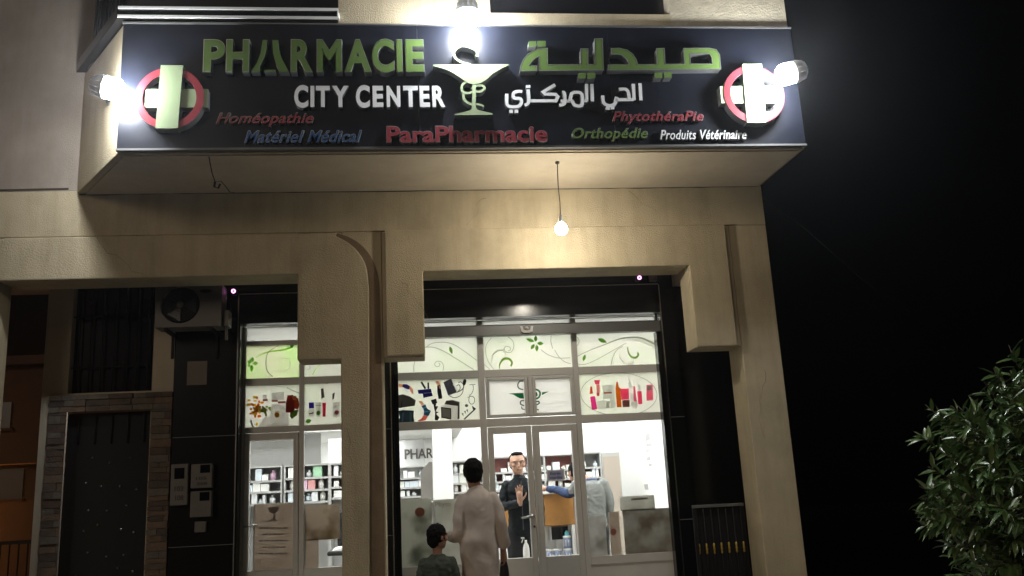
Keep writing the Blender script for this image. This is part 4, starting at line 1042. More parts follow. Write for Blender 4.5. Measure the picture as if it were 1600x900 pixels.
zs = [at(730, y, Yb)[1] for y in (768, 754, 739)]
shelf_unit('wall_shelves', 'grey wall shelves of white boxes just right of the white pillar', .46, .92, Yb, Yb+.3, FLOOR, at(730, 722, Yb)[1], zs, M['greyshelf'], M['greyshelf'])
fill(.46, .92, Yb, zs, .17, 'white medicine box on the grey shelves right of the pillar', 'medicine boxes right of the pillar', .03, 6)
Yb = 12.4
zs = [at(935, y, Yb)[1] for y in (761, 744.5, 729)]
shelf_unit('wall_shelves', 'grey wall shelves of white boxes at the right end of the shop', 2.20, 2.52, Yb, Yb+.3, FLOOR, at(935, 708, Yb)[1], zs, M['greyshelf'], M['greyshelf'])
fill(2.20, 2.52, Yb, zs, .17, 'white medicine box on the grey shelves at the right end of the shop', 'medicine boxes at the right end', .03, 8)
c = MB(); c.box(2.545, 2.80, 12.4, 12.7, FLOOR, 2.05); t = c.build('wall_cabinet', M['greyshelf'], bevel=.006); tag(t, 'plain tall grey-beige cabinet at the right end of the shelves', 'cabinet')
c = MB(); c.box(2.56, 2.785, 12.385, 12.398, FLOOR+.05, 2.0); c.build('door', mat('taupe', (.36, .31, .26), .5), t, bevel=.003)
Yb = 11.6
for xa, xb, sd, lab, ys in ((-2.10, -1.68, 11, 'outer left', (749, 766, 785)), (-1.62, -1.10, 12, 'middle', (747, 766, 785)), (-1.06, -.55, 13, 'right-hand', (747, 764, 781))):
    zs = [at(450, y, Yb)[1] for y in ys]
    shelf_unit('wall_shelves', 'grey shelf bay of boxes and bottles seen through the left shop window, %s bay' % lab, xa, xb, Yb, Yb+.3, FLOOR, 2.02, zs, M['greyshelf'], M['greyshelf'])
    fill(xa, xb, Yb, zs, .19, 'small box on the %s shelf bay behind the left shop window' % lab, 'boxes on the %s shelf bay' % lab, .12, sd, .9, .25)
pt = MB(); pt.box(-2.5, -1.22, Yb+.33, Yb+.38, FLOOR, IZ-.01); pt.build('partition', M['greyshelf'], B)
# big cartons on top of the left shelves
for x0, x1, h, lab in ((-1.10, -.90, .30, 'white carton standing on top of the left shelves beside a blue one'), (-.87, -.66, .24, 'white carton with a black pictogram on top of the left shelves')):
    c = MB(); c.box(x0, x1, Yb+.03, Yb+.25, 2.043, 2.043+h); tag(c.build('carton', BOXM[0], bevel=.003), lab, 'carton')
c = MB(); c.box(-.64, -.50, Yb+.03, Yb+.25, 2.043, 2.043+.36); tag(c.build('carton', mat('sky_blue', (.12, .50, .68), .5), bevel=.003), 'sky blue carton on top of the left shelves', 'carton')
# letters on the inner wall
text_part('lettering', 'PHAR', (632, 701, 677, 716.5), 12.99, 12.999, [M['ink']], B, offset=.02)
# display tower
t = thing('display_stand', 'white slanted display stand left of the white pillar', 'stand', (.0, 11.6, FLOOR))
c = MB(); c.prism([(.05, FLOOR), (.20, FLOOR), (.20, 2.0), (.16, 2.0), (.05, 1.88)], 11.6, 11.9); c.build('body', M['acwhite'], t, bevel=.004)
c = MB(); c.box(.05, .20, 11.45, 11.598, 1.5, 1.52); c.box(.05, .20, 11.45, 11.598, 1.2, 1.22); c.build('shelf', M['white'], t)
# poster strip and switch on the right wall
def side_sheet(name, label, cat, pxs, m_, x=IX1-.004):
    c = MB(); pts = []
    for px, py in pxs:
        d = CR*((px-800)/FPX)-CU*((py-450)/FPX)+CF; tt = x/d.x; pts.append((d.y*tt, CAMH+d.z*tt))
    c.add([(x, a, b) for a, b in pts]+[(x+.003, a, b) for a, b in pts], [(0, 1, 2, 3), (7, 6, 5, 4), (0, 1, 5, 4), (1, 2, 6, 5), (2, 3, 7, 6), (3, 0, 4, 7)])
    return tag(c.build(name, m_), label, cat)
ps = side_sheet('wall_poster', 'narrow white poster strip with small grey drawings on the right inner wall', 'poster', ((1007, 676), (1017, 675), (1023, 733), (1014, 735)), M['paper'])
for a in (((1008, 680), (1014, 676), (1016, 686), (1009, 690)), ((1009, 693), (1018, 692), (1018, 697), (1010, 698)), ((1009, 705), (1014, 701), (1015, 703), (1010, 707)), ((1010, 715), (1015, 713), (1016, 719), (1011, 720)), ((1013, 725), (1018, 724), (1018, 728), (1014, 729))):
    o = side_sheet('drawing', None, None, a, M['greyshelf'], IX1-.007); o.parent = ps
side_sheet('wall_switch', 'small grey switch plate on the white right inner wall', 'switch', ((1006, 757), (1012, 756), (1013, 765), (1008, 765)), M['greyshelf'])
# counter
CT = thing('counter', 'tall orange-brown wooden counter with a white display base', 'counter', (1.35, 11.1, FLOOR))
cz = 1.555
c = MB(); c.box(.62, 1.86, 10.9, 11.5, 1.16, cz-.03); c.build('front_panel', M['wood'], CT, bevel=.004)
c = MB(); c.box(.60, 1.88, 10.87, 11.52, cz-.03, cz); c.build('counter_top', M['white'], CT, bevel=.006)
c = MB(); c.box(.62, 1.36, 10.9, 11.5, FLOOR, 1.158); c.box(1.82, 1.86, 10.9, 11.5, FLOOR, 1.158); c.box(1.361, 1.819, 11.09, 11.5, FLOOR, 1.158); c.box(1.361, 1.819, 10.88, 11.089, FLOOR, .74); c.build('display_base', M['white'], CT, bevel=.003)
x0, z1_ = at(861, 824, 11.05); x1, z0_ = at(888, 842, 11.05)
c = MB(); c.box(x0, x1, 11.04, 11.08, z0_, z1_); t = c.build('screen', M['darkglass'], bevel=.004); tag(t, 'small dark screen standing in the white display base of the counter', 'screen')
c = MB(); c.box(x0-.02, x0-.001, 11.035, 11.085, z0_-.01, z1_+.01); c.box(x1+.001, x1+.02, 11.035, 11.085, z0_-.01, z1_+.01); c.box((x0+x1)/2-.05, (x0+x1)/2+.05, 11.03, 11.087, .742, z0_-.001); c.build('stand', M['white'], t)
TIN = mat('tin_print', (.20, .24, .36), .4)
for i, (px, py) in enumerate(((858, 875), (872, 874), (888, 872))):
    x, z = at(px, py, 10.96)
    t = thing('milk_tin', 'round blue and white tin in the counter display, %s' % ('leftmost on the bottom', 'middle one on the bottom', 'under another tin')[i], 'tin', (x, 10.96, .741))
    c = MB(); c.lathe([(.05, .741), (.05, .865)], (x, 10.96, 0), 'z', 18); c.build('can', TIN, t)
    c = MB(); c.lathe([(.052, .8655), (.052, .885), (.048, .888)], (x, 10.96, 0), 'z', 18); c.build('lid', M['white'], t)
    c = MB(); c.lathe([(.0508, .765), (.0508, .835)], (x, 10.96, 0), 'z', 9, 0); c.build('label_band', M['paper'], t)
    if i == 2:
        t2 = thing('milk_tin', 'round blue and white tin stacked on top of another tin in the counter display', 'tin', (x, 10.96, .889))
        c = MB(); c.lathe([(.05, .889), (.05, 1.01)], (x, 10.96, 0), 'z', 18); c.build('can', TIN, t2)
        c = MB(); c.lathe([(.052, 1.0105), (.052, 1.03), (.048, 1.033)], (x, 10.96, 0), 'z', 18); c.build('lid', M['white'], t2)
        c = MB(); c.lathe([(.0508, .915), (.0508, .985)], (x, 10.96, 0), 'z', 9); c.build('label_band', M['paper'], t2)
        c = MB(); c.lathe([(.028, 1.034), (.028, 1.075), (.012, 1.085), (.012, 1.095)], (x, 10.96, 0), 'z', 14); tag(c.build('blue_jar', mat('aqua', (.15, .55, .65), .4)), 'small aqua jar on top of the stacked tins', 'jar')
# spray bottle on a stool behind the door
x, z = at(823, 873, 9.8)
t = thing('stool', 'small white stool just inside the door', 'stool', (x, 9.8, FLOOR))
c = MB(); c.lathe([(.15, z-.03), (.15, z)], (x, 9.8, 0), 'z', 24); c.build('seat', M['white'], t)
for a in range(4):
    c = MB(); c.tube([(x+.09*math.cos(a*1.571+.78), 9.8+.09*math.sin(a*1.571+.78), z-.03), (x+.14*math.cos(a*1.571+.78), 9.8+.14*math.sin(a*1.571+.78), FLOOR)], .012, 8); c.build('leg', M['white'], t)
t = thing('spray_bottle', 'white spray bottle just inside the door by the pharmacist', 'bottle', (x, 9.8, z))
c = MB(); c.lathe([(.033, z+.001), (.036, z+.05), (.034, z+.10), (.026, z+.14), (.013, z+.165), (.013, z+.19)], (x, 9.8, 0), 'z', 18); c.build('body', M['white'], t)
c = MB(); c.box(x-.015, x+.045-.06, 9.785, 9.815, z+.191, z+.22); c.box(x-.05, x-.0151, 9.79, 9.81, z+.205, z+.22); c.tube([(x-.03, 9.8, z+.2), (x-.045, 9.8, z+.165)], .006, 6); c.build('trigger', M['white'], t)
# sign on the door glass
def wq(bb, y): 
    x0, z1_ = at(bb[0], bb[1], y); x1, z0_ = at(bb[2], bb[3], y); return x0, x1, z0_, z1_
x0, x1, z0_, z1_ = wq((856, 736, 881, 749), YW-.02)
c = MB(); c.box(x0, x1, YW-.020, YW-.016, z0_, z1_); t = c.build('door_notice', M['bluepaper']); tag(t, 'pale blue notice with two lines of writing on the right door glass', 'notice')
c = MB(); c.box(x0-.012, x0-.001, YW-.021, YW-.015, z0_-.01, z1_+.012); c.box(x1+.001, x1+.012, YW-.021, YW-.015, z0_-.01, z1_+.012); c.box(x0, x1, YW-.021, YW-.015, z1_+.001, z1_+.012); c.box(x0, x1, YW-.021, YW-.015, z0_-.012, z0_-.001); c.build('border', M['paper'], t)
text_part('lettering', 'Entrée', (x0+.02, x1-.03, (z0_+z1_)/2+.004, z1_-.012, 0), YW-.0225, YW-.0205, [M['blueink']], t, offset=.02, shear=.2)
text_part('lettering', 'interdite', (x0+.015, x1-.015, z0_+.008, (z0_+z1_)/2-.008, 0), YW-.0225, YW-.0205, [M['blueink']], t, offset=.02)
# posters leaning against the lower glass
def board(label, bb, m_, y=YW+.012, rim=True):
    x0, x1, z0_, z1_ = wq(bb, y)
    c = MB(); c.box(x0, x1, y, y+.006, z0_, z1_); t = c.build('window_poster', m_); tag(t, label, 'poster')
    if rim:
        c = MB(); c.box(x0-.011, x0-.0005, y-.002, y+.007, z0_, z1_); c.build('rim', M['white'], t)
    return t, (x0, x1, z0_, z1_)
FROST = blotch('frosted_poster', (.66, .66, .62), (.50, .50, .44), .5, 3.0); FROST2 = blotch('frosted_poster_warm', (.58, .52, .46), (.50, .44, .38), .5, 4.0); FROST3 = blotch('mottled_poster', (.46, .46, .43), (.28, .25, .21), .45, 5.5, .38, .64); FROST4 = blotch('faded_photo_poster', (.62, .62, .56), (.22, .23, .19), .45, 3.6, .45, .66)
SMUDGE = vinyl('faded_print', (.42, .375, .33), .5); SMUDGE2 = vinyl('faded_olive', (.45, .42, .30), .4); SMUDGE3 = vinyl('faded_red', (.62, .30, .24), .4)
t, q = board('grey-brown poster with a cup emblem and lines of text behind the left shop door glass', (398, 788, 457, 892), FROST2)
c = MB(); y = YW+.009
def PL(pts): return atl(pts, YW+.010)
c.prism(PL([(418, 793), (437, 791), (434, 799), (428, 803), (421, 800)]), y, y+.0025); c.prism(PL([(427, 803), (430, 803), (430, 811), (436, 814), (413, 815), (426, 811)]), y, y+.0025)
rr = random.Random(5)
for i, yy in enumerate((824, 834, 844, 854, 864)):
    x_ = 404+6*(i % 2)
    while x_ < 447-4*(i % 2):
        l_ = rr.uniform(4, 9); c.prism(PL([(x_, yy), (x_+l_, yy-.3), (x_+l_, yy+2.0), (x_, yy+2.2)]), y, y+.0025); x_ += l_+1.6
c.build('print', SMUDGE, t)
t, q = board('grey-brown poster with faded shapes behind the right pane of the left shop window', (477, 790, 531, 842), FROST3 if False else blotch('faded_brown_poster', (.56, .50, .43), (.28, .22, .15), .5, 4.2, .46, .66))
t, q = board('lower olive poster panel in the left shop window beside the chair', (477, 843, 498, 891), FROST2)
t, q = board('tall faded grey poster with a reddish spot in the left pane behind the boy', (622, 781, 677, 886), FROST4)
c = MB(); c.prism(PL(ell(656, 800, 8, 7.5, 12)), y, y+.0028); c.build('print', SMUDGE3, t)
t, q = board('pale poster with the word Phyto behind the robed man', (678.5, 781, 745, 884), FROST)
text_part('lettering', 'Phyto', (680, 784, 704.5, 793.5), y, y+.0025, [SMUDGE], t, offset=.01)
t, q = board('pale grey poster left in the right-hand pane, narrow and slightly mottled', (918, 806, 950, 870), blotch('frosted_pale', (.66, .66, .64), (.36, .35, .31), .45, 4.5, .45, .68), rim=False)
t, q = board('beige poster strip with a reddish patch in the right-hand pane', (952, 800, 972, 868), FROST2)
c = MB(); c.prism(PL(ell(958.5, 831, 4.5, 6, 10)), y, y+.0025); c.build('print', SMUDGE3, t)
t, q = board('dark mottled poster with blurred brown shapes in the right-hand pane', (972.5, 797, 1053, 866), FROST3, rim=False)
t, q = board('upper grey poster panel with faint lettering in the right-hand pane', (968, 776, 1024, 796), FROST, rim=False)
c = MB(); c.prism(PL([(986, 779), (1012, 777), (1012, 780), (986, 782)]), y, y+.0025); c.build('print', SMUDGE, t)
# office chair and carton in the left window
t = thing('office_chair', 'dark office chair with white papers on it behind the left shop window', 'chair', (-.75, 10.6, FLOOR))
c = MB(); c.box(-1.0, -.55, 10.4, 10.85, .98, 1.03); c.build('seat', M['black'], t, bevel=.02)
c = MB(); c.box(-.92, -.58, 10.80, 10.86, 1.06, 1.45); c.build('backrest', M['black'], t, bevel=.02)
c = MB(); c.tube([(-.77, 10.62, .5), (-.77, 10.62, .98)], .03, 10); c.build('column', M['steel'], t)
for a in range(5):
    c = MB(); c.tube([(-.77, 10.62, .50), (-.77+.26*math.cos(a*1.257), 10.62+.26*math.sin(a*1.257), FLOOR+.03)], .018, 8); c.build('leg', M['black'], t)
c = MB(); c.add([(-.95, 10.42, 1.032), (-.6, 10.42, 1.032), (-.58, 10.7, 1.032), (-.93, 10.7, 1.032), (-.93, 10.45, 1.06), (-.65, 10.44, 1.10), (-.60, 10.68, 1.09), (-.90, 10.66, 1.07)], [(0,3,2,1),(4,5,6,7),(0,1,5,4),(1,2,6,5),(2,3,7,6),(3,0,4,7)])
tag(c.build('papers', M['paper']), 'loose white papers lying on the dark office chair', 'papers')
c = MB(); c.box(-.72, -.54, 9.9, 10.1, FLOOR, 1.02); t = c.build('white_box', M['white'], bevel=.005); tag(t, 'upright white box low in the left shop window, right of the poster', 'box')
c = MB(); c.box(-.70, -.56, 9.885, 9.899, .5, .98); c.build('lid', M['white'], t)
# cable from the corner into the dark
c = MB(); c.tube([(3.6, 8.5, 4.44), (4.6, 9.6, 4.36), (6.5, 12, 4.3), (9.5, 16, 4.6)], .006, 6); tag(c.build('cable', M['black']), 'thin dark cable running from the building corner into the night', 'cable')

# ------------------------------------------------------------------ people
def ico(c, r, sub=3, sc=(1, 1, 1), rot=None):
    bm = bmesh.new(); bmesh.ops.create_icosphere(bm, subdivisions=sub, radius=1)
    vs = []
    for v in bm.verts:
        p = Vector((v.co.x*r*sc[0], v.co.y*r*sc[1], v.co.z*r*sc[2]))
        if rot is not None: p = rot @ p
        vs.append(p+Vector(c))
    fs = [tuple(v.index for v in f.verts) for f in bm.faces]; bm.free()
    return vs, fs
class Blob(MB):
    def ell(s, c, rx, ry, rz, rot=None, sub=3):
        v, f = ico(c, 1, sub, (rx, ry, rz), rot); return s.add(v, f)
    def limb(s, pts, rs, n=14):
        pts = [Vector(p) for p in pts]
        q = smooth_path([tuple(p)+(r,) for p, r in zip(pts, rs)], 5)
        s.tube([p[:3] for p in q], [max(.002, p[3]) for p in q], n)
        for p, r in ((q[0], q[0][3]), (q[-1], q[-1][3])): s.ell(p[:3], r, r, r, sub=2)
        return s
    def loft(s, secs, n=28, power=2.4):
        """secs: (cx, cy, z, rx, ry)"""
        q = smooth_path(secs, 5); vs = []; fs = []
        for cx, cy, z, rx, ry in q:
            for k in range(n):
                t = 2*math.pi*k/n; c_, s_ = math.cos(t), math.sin(t)
                vs.append((cx+rx*math.copysign(abs(c_)**(2/power), c_), cy+ry*math.copysign(abs(s_)**(2/power), s_), z))
        for i in range(len(q)-1):
            for k in range(n): fs.append((i*n+k, i*n+(k+1) % n, (i+1)*n+(k+1) % n, (i+1)*n+k))
        fs.append(tuple(range(n-1, -1, -1))); fs.append(tuple((len(q)-1)*n+k for k in range(n)))
        return s.add(vs, fs)
    def skin(s, name, m_, parent, voxel=.012, smooth=4, fold=None):
        me = bpy.data.meshes.new('raw'); me.from_pydata(s.v, [], s.f)
        bm = bmesh.new(); bm.from_mesh(me); bmesh.ops.recalc_face_normals(bm, faces=bm.faces); bm.to_mesh(me); bm.free()
        o = lnk(bpy.data.objects.new('raw', me))
        r_ = o.modifiers.new('r', 'REMESH'); r_.mode = 'VOXEL'; r_.voxel_size = voxel; r_.adaptivity = 0
        sm = o.modifiers.new('s', 'SMOOTH'); sm.iterations = smooth; sm.factor = .5
        bpy.context.view_layer.update(); dg = bpy.context.evaluated_depsgraph_get()
        out = bpy.data.meshes.new_from_object(o.evaluated_get(dg)); out.name = name
        bpy.data.objects.remove(o); bpy.data.meshes.remove(me)
        if fold:
            nn = [v.normal.copy() for v in out.vertices]
            for v, n_ in zip(out.vertices, nn): v.co += n_*fold(v.co)
        out.materials.clear(); out.materials.append(m_)
        for p in out.polygons: p.use_smooth = True
        ob = lnk(bpy.data.objects.new(name, out)); ob.parent = parent
        return ob
SKM = mat('skin', (.38, .20, .13), .5, noise=.06, nscale=30); SKP = mat('skin_fair', (.52, .30, .21), .5, noise=.05, nscale=30)
HAIR = mat('black_hair', (.006, .005, .005), .85, spec=.15, noise=.4, nscale=60, bump=.6, bscale=200)
def wrk(p, a, f):
    q = p*f; w_ = mnoise.noise_vector(q*.6)
    return a*(abs(mnoise.noise(Vector((q.x+w_.x*1.4, q.y+w_.y*1.4, q.z*1.3+w_.z))))*2-.6)
def tuft(p):
    return .006*mnoise.noise(p*38)+.004*mnoise.noise(p*95)
def head(b, c, s, yaw=0, face=True):
    """s = head height (chin to crown); faces local +Y, turned by yaw"""
    rot = Matrix.Rotation(yaw, 3, 'Z'); c = Vector(c)
    T = lambda x, y, z: c+rot @ Vector((x*s, y*s, z*s))
    b.ell(c+rot @ Vector((0, -.02*s, .08*s)), .345*s, .41*s, .42*s, rot)
    b.ell(T(0, .06, -.22), .27*s, .30*s, .28*s, rot)
    b.ell(T(0, .20, -.37), .15*s, .14*s, .11*s, rot, 2)
    b.ell(T(0, .40, -.08), .055*s, .085*s, .10*s, rot, 2); b.ell(T(0, .43, -.13), .065*s, .06*s, .05*s, rot, 2)
    for sx in (-1, 1):
        b.ell(T(.345*sx, -.02, -.03), .035*s, .085*s, .12*s, rot, 2)
        b.ell(T(.14*sx, .335, .10), .12*s, .05*s, .035*s, rot, 2)
        b.ell(T(.19*sx, .26, -.10), .11*s, .09*s, .09*s, rot, 2)
    b.ell(T(0, .335, -.255), .10*s, .045*s, .025*s, rot, 2); b.ell(T(0, .33, -.295), .085*s, .045*s, .025*s, rot, 2)
    return T, rot
def hair(b, c, s, yaw, fringe=.16, nape=-.30):
    rot = Matrix.Rotation(yaw, 3, 'Z'); c = Vector(c)
    b.ell(c+rot @ Vector((0, -.05*s, .12*s)), .375*s, .42*s, .425*s, rot)
    b.ell(c+rot @ Vector((0, -.20*s, -.10*s)), .32*s, .24*s, .34*s, rot)
    for sx in (-1, 1): b.ell(c+rot @ Vector((sx*.30*s, -.08*s, .02*s)), .075*s, .17*s, .22*s, rot, 2)
def hand(b, w, d, up, out, s=1.0, curl=.3, spread=.10):
    """w wrist, d finger direction, up palm normal, out thumb side"""
    w, d, up, out = Vector(w), Vector(d).normalized(), Vector(up).normalized(), Vector(out).normalized()
    L = .19*s
    b.limb([w-d*.02*s, w+d*.03*s, w+d*.085*s], [.024*s, .030*s, .034*s], 10)
    for k in (-1.2, -.4, .4, 1.2): b.limb([w+d*.03*s+out*k*.012*s, w+d*.092*s+out*k*.0195*s], [.016*s, .0125*s], 8)
    for k, ln in ((1.35, .068), (.45, .080), (-.45, .075), (-1.35, .058)):
        p0 = w+d*.09*s+out*k*.0175*s; dd_ = (d+out*k*spread).normalized()
        p1 = p0+dd_*ln*.5*s; d2 = (dd_*math.cos(curl)+up*math.sin(curl)); p2 = p1+d2*ln*.32*s; d3 = (dd_*math.cos(curl*2)+up*math.sin(curl*2)); p3 = p2+d3*ln*.28*s
        b.limb([p0, p1, p2, p3], [.0098*s, .0092*s, .0086*s, .0072*s], 8)
    p0 = w+d*.025*s+out*.022*s; t1 = (out*.8+d*.6+up*.15).normalized(); t2 = (out*.45+d*.9+up*.1).normalized()
    b.limb([p0, p0+t1*.045*s, p0+t1*.045*s+t2*.045*s], [.016*s, .0115*s, .0085*s], 8)

# --- the man in the long robe, seen from behind
MX = .515
man = thing('person', 'man in a long pale robe seen from behind, a dark bag in his right hand', 'person', (MX, 7.85, PAV))
hc = (-.035, .01, 1.615)
b = Blob(); T, rt = head(b, hc, .225, .12)
b.limb([(-.01, -.01, 1.38), (-.02, 0, 1.47), (-.03, .0, 1.54)], [.060, .055, .058])
b.loft([(0, 0, .86, .125, .09), (0, 0, 1.05, .12, .085), (0, 0, 1.25, .125, .085), (0, 0, 1.36, .11, .07), (0, 0, 1.41, .06, .05)])
for sx in (-1, 1):
    b.limb([(.07*sx, 0, .88), (.07*sx, .02, .50), (.07*sx, -.01, .10)], [.066, .052, .042]); b.limb([(.09*sx, -.05, .045), (.10*sx, .06, .038), (.105*sx, .15, .03)], [.04, .042, .03])
lw = (-.25, .14, 1.095); rw = (.20, .05, .965)
b.limb([(-.125, 0, 1.37), (-.165, -.03, 1.15), lw], [.04, .034, .026]); b.limb([(.125, 0, 1.37), (.175, -.02, 1.16), rw], [.04, .034, .026])
hand(b, lw, (-.75, .55, .15), (0, .2, -1), (.1, .9, .5), .92, .35); hand(b, rw, (.05, .12, -1), (-1, 0, 0), (0, 1, 0), .95, .75)
b.skin('body', SKM, man, .0065, 2)
b = Blob(); hair(b, hc, .225, .12); b.skin('hair', HAIR, man, .006, 2, tuft)
b = Blob()
b.loft([(-.01, .0, .14, .160, .14), (-.005, 0, .45, .157, .135), (0, 0, .75, .153, .130), (-.006, 0, .92, .158, .132), (-.012, -.01, 1.04, .160, .130), (0, 0, 1.16, .146, .120), (0, 0, 1.28, .148, .118), (0, 0, 1.375, .142, .106), (-.005, 0, 1.435, .105, .084), (-.014, 0, 1.485, .061, .062), (-.018, 0, 1.505, .057, .058)], 32, 2.2)
b.limb([(-.128, .0, 1.385), (-.160, -.03, 1.25), (-.176, -.04, 1.12), (-.210, .05, 1.09), (-.235, .10, 1.095)], [.062, .058, .057, .052, .050])
b.limb([(.128, .0, 1.385), (.168, -.02, 1.25), (.190, -.02, 1.12), (.203, .02, 1.01)], [.062, .058, .056, .054])
def fold(p):
    f = .0045*math.sin(p.x*38+p.z*9+math.sin(p.z*7)*1.5)*max(0, min(1, (1.3-p.z)/.5))
    f += .0028*math.sin(p.z*46+p.x*20+p.y*14)*(1 if abs(p.x) > .15 else .2)
    f += .003*math.sin(p.x*14-p.z*21)
    f += wrk(p, .0022, 10)
    if p.z > 1.30: f -= .0035*math.exp(-((p.x-.03)**2)/.0003)
    return f
b.skin('robe', mat('robe_cloth', (.58, .49, .42), .9, noise=.08, nscale=12, bump=.25, bscale=220), man, .010, 5, fold)
c = MB(); c.tube([(MX+.245, 7.93, .93), (MX+.25, 7.94, 1.02)], .006, 6); 
c = Blob(); c.loft([(.235, .09, .62, .035, .045), (.238, .09, .72, .042, .055), (.24, .085, .80, .038, .05), (.24, .08, .88, .02, .03), (.238, .075, .90, .014, .02)])
bag = thing('hand_bag', 'small dark bag hanging from the robed man\'s right hand', 'bag', (MX+.205, 7.94, PAV+.62))
me_b = c.skin('pouch', M['black'], bag, .008, 3); me_b.location = (-.24, -.09, -.62)
c = MB(); c.tube([(-.01, -.015, .27), (-.018, -.02, .30), (.004, -.02, .315), (.018, -.015, .295), (.01, -.01, .27)], .004, 6); c.build('handle', M['black'], bag, local=True)

# --- the boy
boy = thing('person', 'small boy in a grey-green sweatshirt standing left of the robed man', 'person', (.155, 7.72, PAV+.0))
s_ = .205; hc = (.005, .0, 1.10)
b = Blob(); head(b, hc, s_, -1.05)
b.limb([(0, -.01, .92), (0, 0, 1.00), (0, .0, 1.05)], [.040, .040, .040])
b.loft([(0, 0, .56, .11, .085), (0, 0, .72, .105, .08), (0, 0, .86, .10, .07), (0, 0, .91, .05, .04)])
for sx in (-1, 1):
    b.limb([(.06*sx, 0, .58), (.062*sx, .01, .32), (.06*sx, -.01, .07)], [.065, .045, .03]); b.limb([(.06*sx, -.03, .03), (.07*sx, .05, .026), (.07*sx, .11, .02)], [.028, .03, .022])
    b.limb([(.095*sx, 0, .88), (.145*sx, -.02, .74), (.15*sx, .03, .60)], [.030, .026, .021]); hand(b, (.15*sx, .03, .60), (0, .15, -1), (-sx, 0, 0), (0, 1, 0), .68, .5)
b.skin('body', SKM, boy, .006, 2)
b = Blob(); hair(b, hc, s_, -1.05); b.skin('hair', HAIR, boy, .006, 2, tuft)
b = Blob()
b.loft([(0, 0, .54, .128, .10), (0, 0, .62, .135, .105), (0, 0, .78, .128, .098), (0, 0, .88, .132, .09), (0, 0, .935, .085, .065), (0, 0, .965, .05, .05)])
for sx in (-1, 1): b.limb([(.108*sx, 0, .893), (.145*sx, -.02, .76), (.158*sx, 0, .66), (.155*sx, .03, .60)], [.052, .048, .044, .038])
b.skin('sweatshirt', mat('dark_green_fleece', (.055, .066, .046), .95, noise=.2, nscale=30, bump=.3, bscale=200), boy, .008, 4, lambda p: wrk(p, .006, 16))
b = Blob()
for sx in (-1, 1): b.limb([(.055*sx, 0, .57), (.064*sx, .01, .32), (.062*sx, -.01, .06)], [.085, .062, .052])
b.skin('trousers', mat('black_trousers', (.010, .010, .011), .9), boy, .009, 3)

# --- the pharmacist raising his palm
ph = thing('person', 'pharmacist in a black jacket and glasses behind the door, palm raised', 'person', (1.135, 10.1, FLOOR), math.pi)
hc = (.02, .01, 1.635)
b = Blob(); T, rt = head(b, hc, .245, .06)
b.limb([(0, -.01, 1.40), (.01, 0, 1.50), (.015, .0, 1.57)], [.055, .052, .054])
b.loft([(0, 0, .90, .125, .085), (0, 0, 1.1, .115, .08), (0, 0, 1.28, .125, .08), (0, 0, 1.37, .11, .07), (0, 0, 1.43, .05, .045)])
for sx in (-1, 1):
    b.limb([(.085*sx, 0, .92), (.09*sx, .02, .52), (.09*sx, -.01, .10)], [.085, .058, .04]); b.limb([(.09*sx, -.05, .045), (.10*sx, .06, .038), (.105*sx, .15, .03)], [.04, .042, .03])
pw = (.045, .33, 1.215)
b.limb([(.140, 0, 1.385), (.198, .05, 1.19), pw], [.045, .038, .027]); b.limb([(-.140, 0, 1.385), (-.208, 0, 1.16), (-.21, .06, .93)], [.045, .036, .026])
hand(b, pw, (.05, .10, 1), (0, 1, .05), (-1, .1, .1), 1.0, .06, .16); hand(b, (-.21, .06, .93), (0, .15, -1), (1, 0, 0), (0, 1, 0), .95, .5)
b.skin('body', SKP, ph, .0055, 2)
b = Blob()
b.ell(Vector(hc)+Vector((0, -.045, .045)), .089, .082, .082); b.ell(Vector(hc)+Vector((0, -.06, -.02)), .078, .055, .07)
b.ell(Vector(hc)+Vector((0, .022, .100)), .068, .060, .026)
for sx in (-1, 1): b.ell(Vector(hc)+Vector((sx*.078, -.02, .02)), .012, .035, .04, None, 2)
b.skin('hair', HAIR, ph, .006, 2, tuft)
gm = MB()
for sx in (-1, 1):
    cx_, cy_, cz_ = T(.145*sx, .405, .035)
    gm.prism(ring_loops(cx_, cz_, .025, .0215, 20, .78), cy_, cy_+.004); tx, ty, tz = T(.35*sx, .0, .05)
    gm.tube([(cx_+.025*sx, cy_+.002, cz_+.004), (tx, ty, tz)], .0025, 6)
    ex, ey, ez = T(.145*sx, .375, .03)
    gm.lathe([(.006, 0), (.004, .004), (.001, .005)], (ex, ey, ez), 'y', 8)
x1_, y1_, z1__ = T(-.05, .405, .05); x2_, y2_, z2_ = T(.05, .405, .05); gm.tube([(x1_, y1_, z1__), (x2_, y2_, z2_)], .0025, 6)
gm.build('glasses', M['black'], ph, local=True)
b = Blob()
b.loft([(0, 0, .86, .158, .115), (0, 0, .96, .154, .112), (0, 0, 1.10, .146, .106), (0, 0, 1.26, .164, .116), (0, 0, 1.37, .164, .108), (0, 0, 1.43, .128, .092), (.005, 0, 1.475, .074, .072), (.01, 0, 1.51, .062, .062)])
b.limb([(.150, .0, 1.395), (.195, .03, 1.27), (.208, .06, 1.18), (.13, .20, 1.19), (.058, .305, 1.205)], [.060, .053, .051, .045, .039])
b.limb([(-.150, .0, 1.395), (-.20, 0, 1.25), (-.215, .0, 1.13), (-.212, .055, .96)], [.060, .053, .048, .040])
b.skin('jacket', mat('black_jacket', (.008, .011, .014), .75, spec=.25, noise=.2, nscale=20, bump=.2, bscale=150), ph, .008, 3, lambda p: wrk(p, .006, 14)+.002*math.sin(p.z*70+p.x*35+p.y*50))
c = MB(); c.box(-.004, .004, .118, .135, .92, 1.44); c.build('zip', M['housing'], ph, local=True)
b = Blob()
for sx in (-1, 1): b.limb([(.080*sx, 0, .90), (.092*sx, .02, .52), (.092*sx, -.01, .09)], [.105, .075, .060])
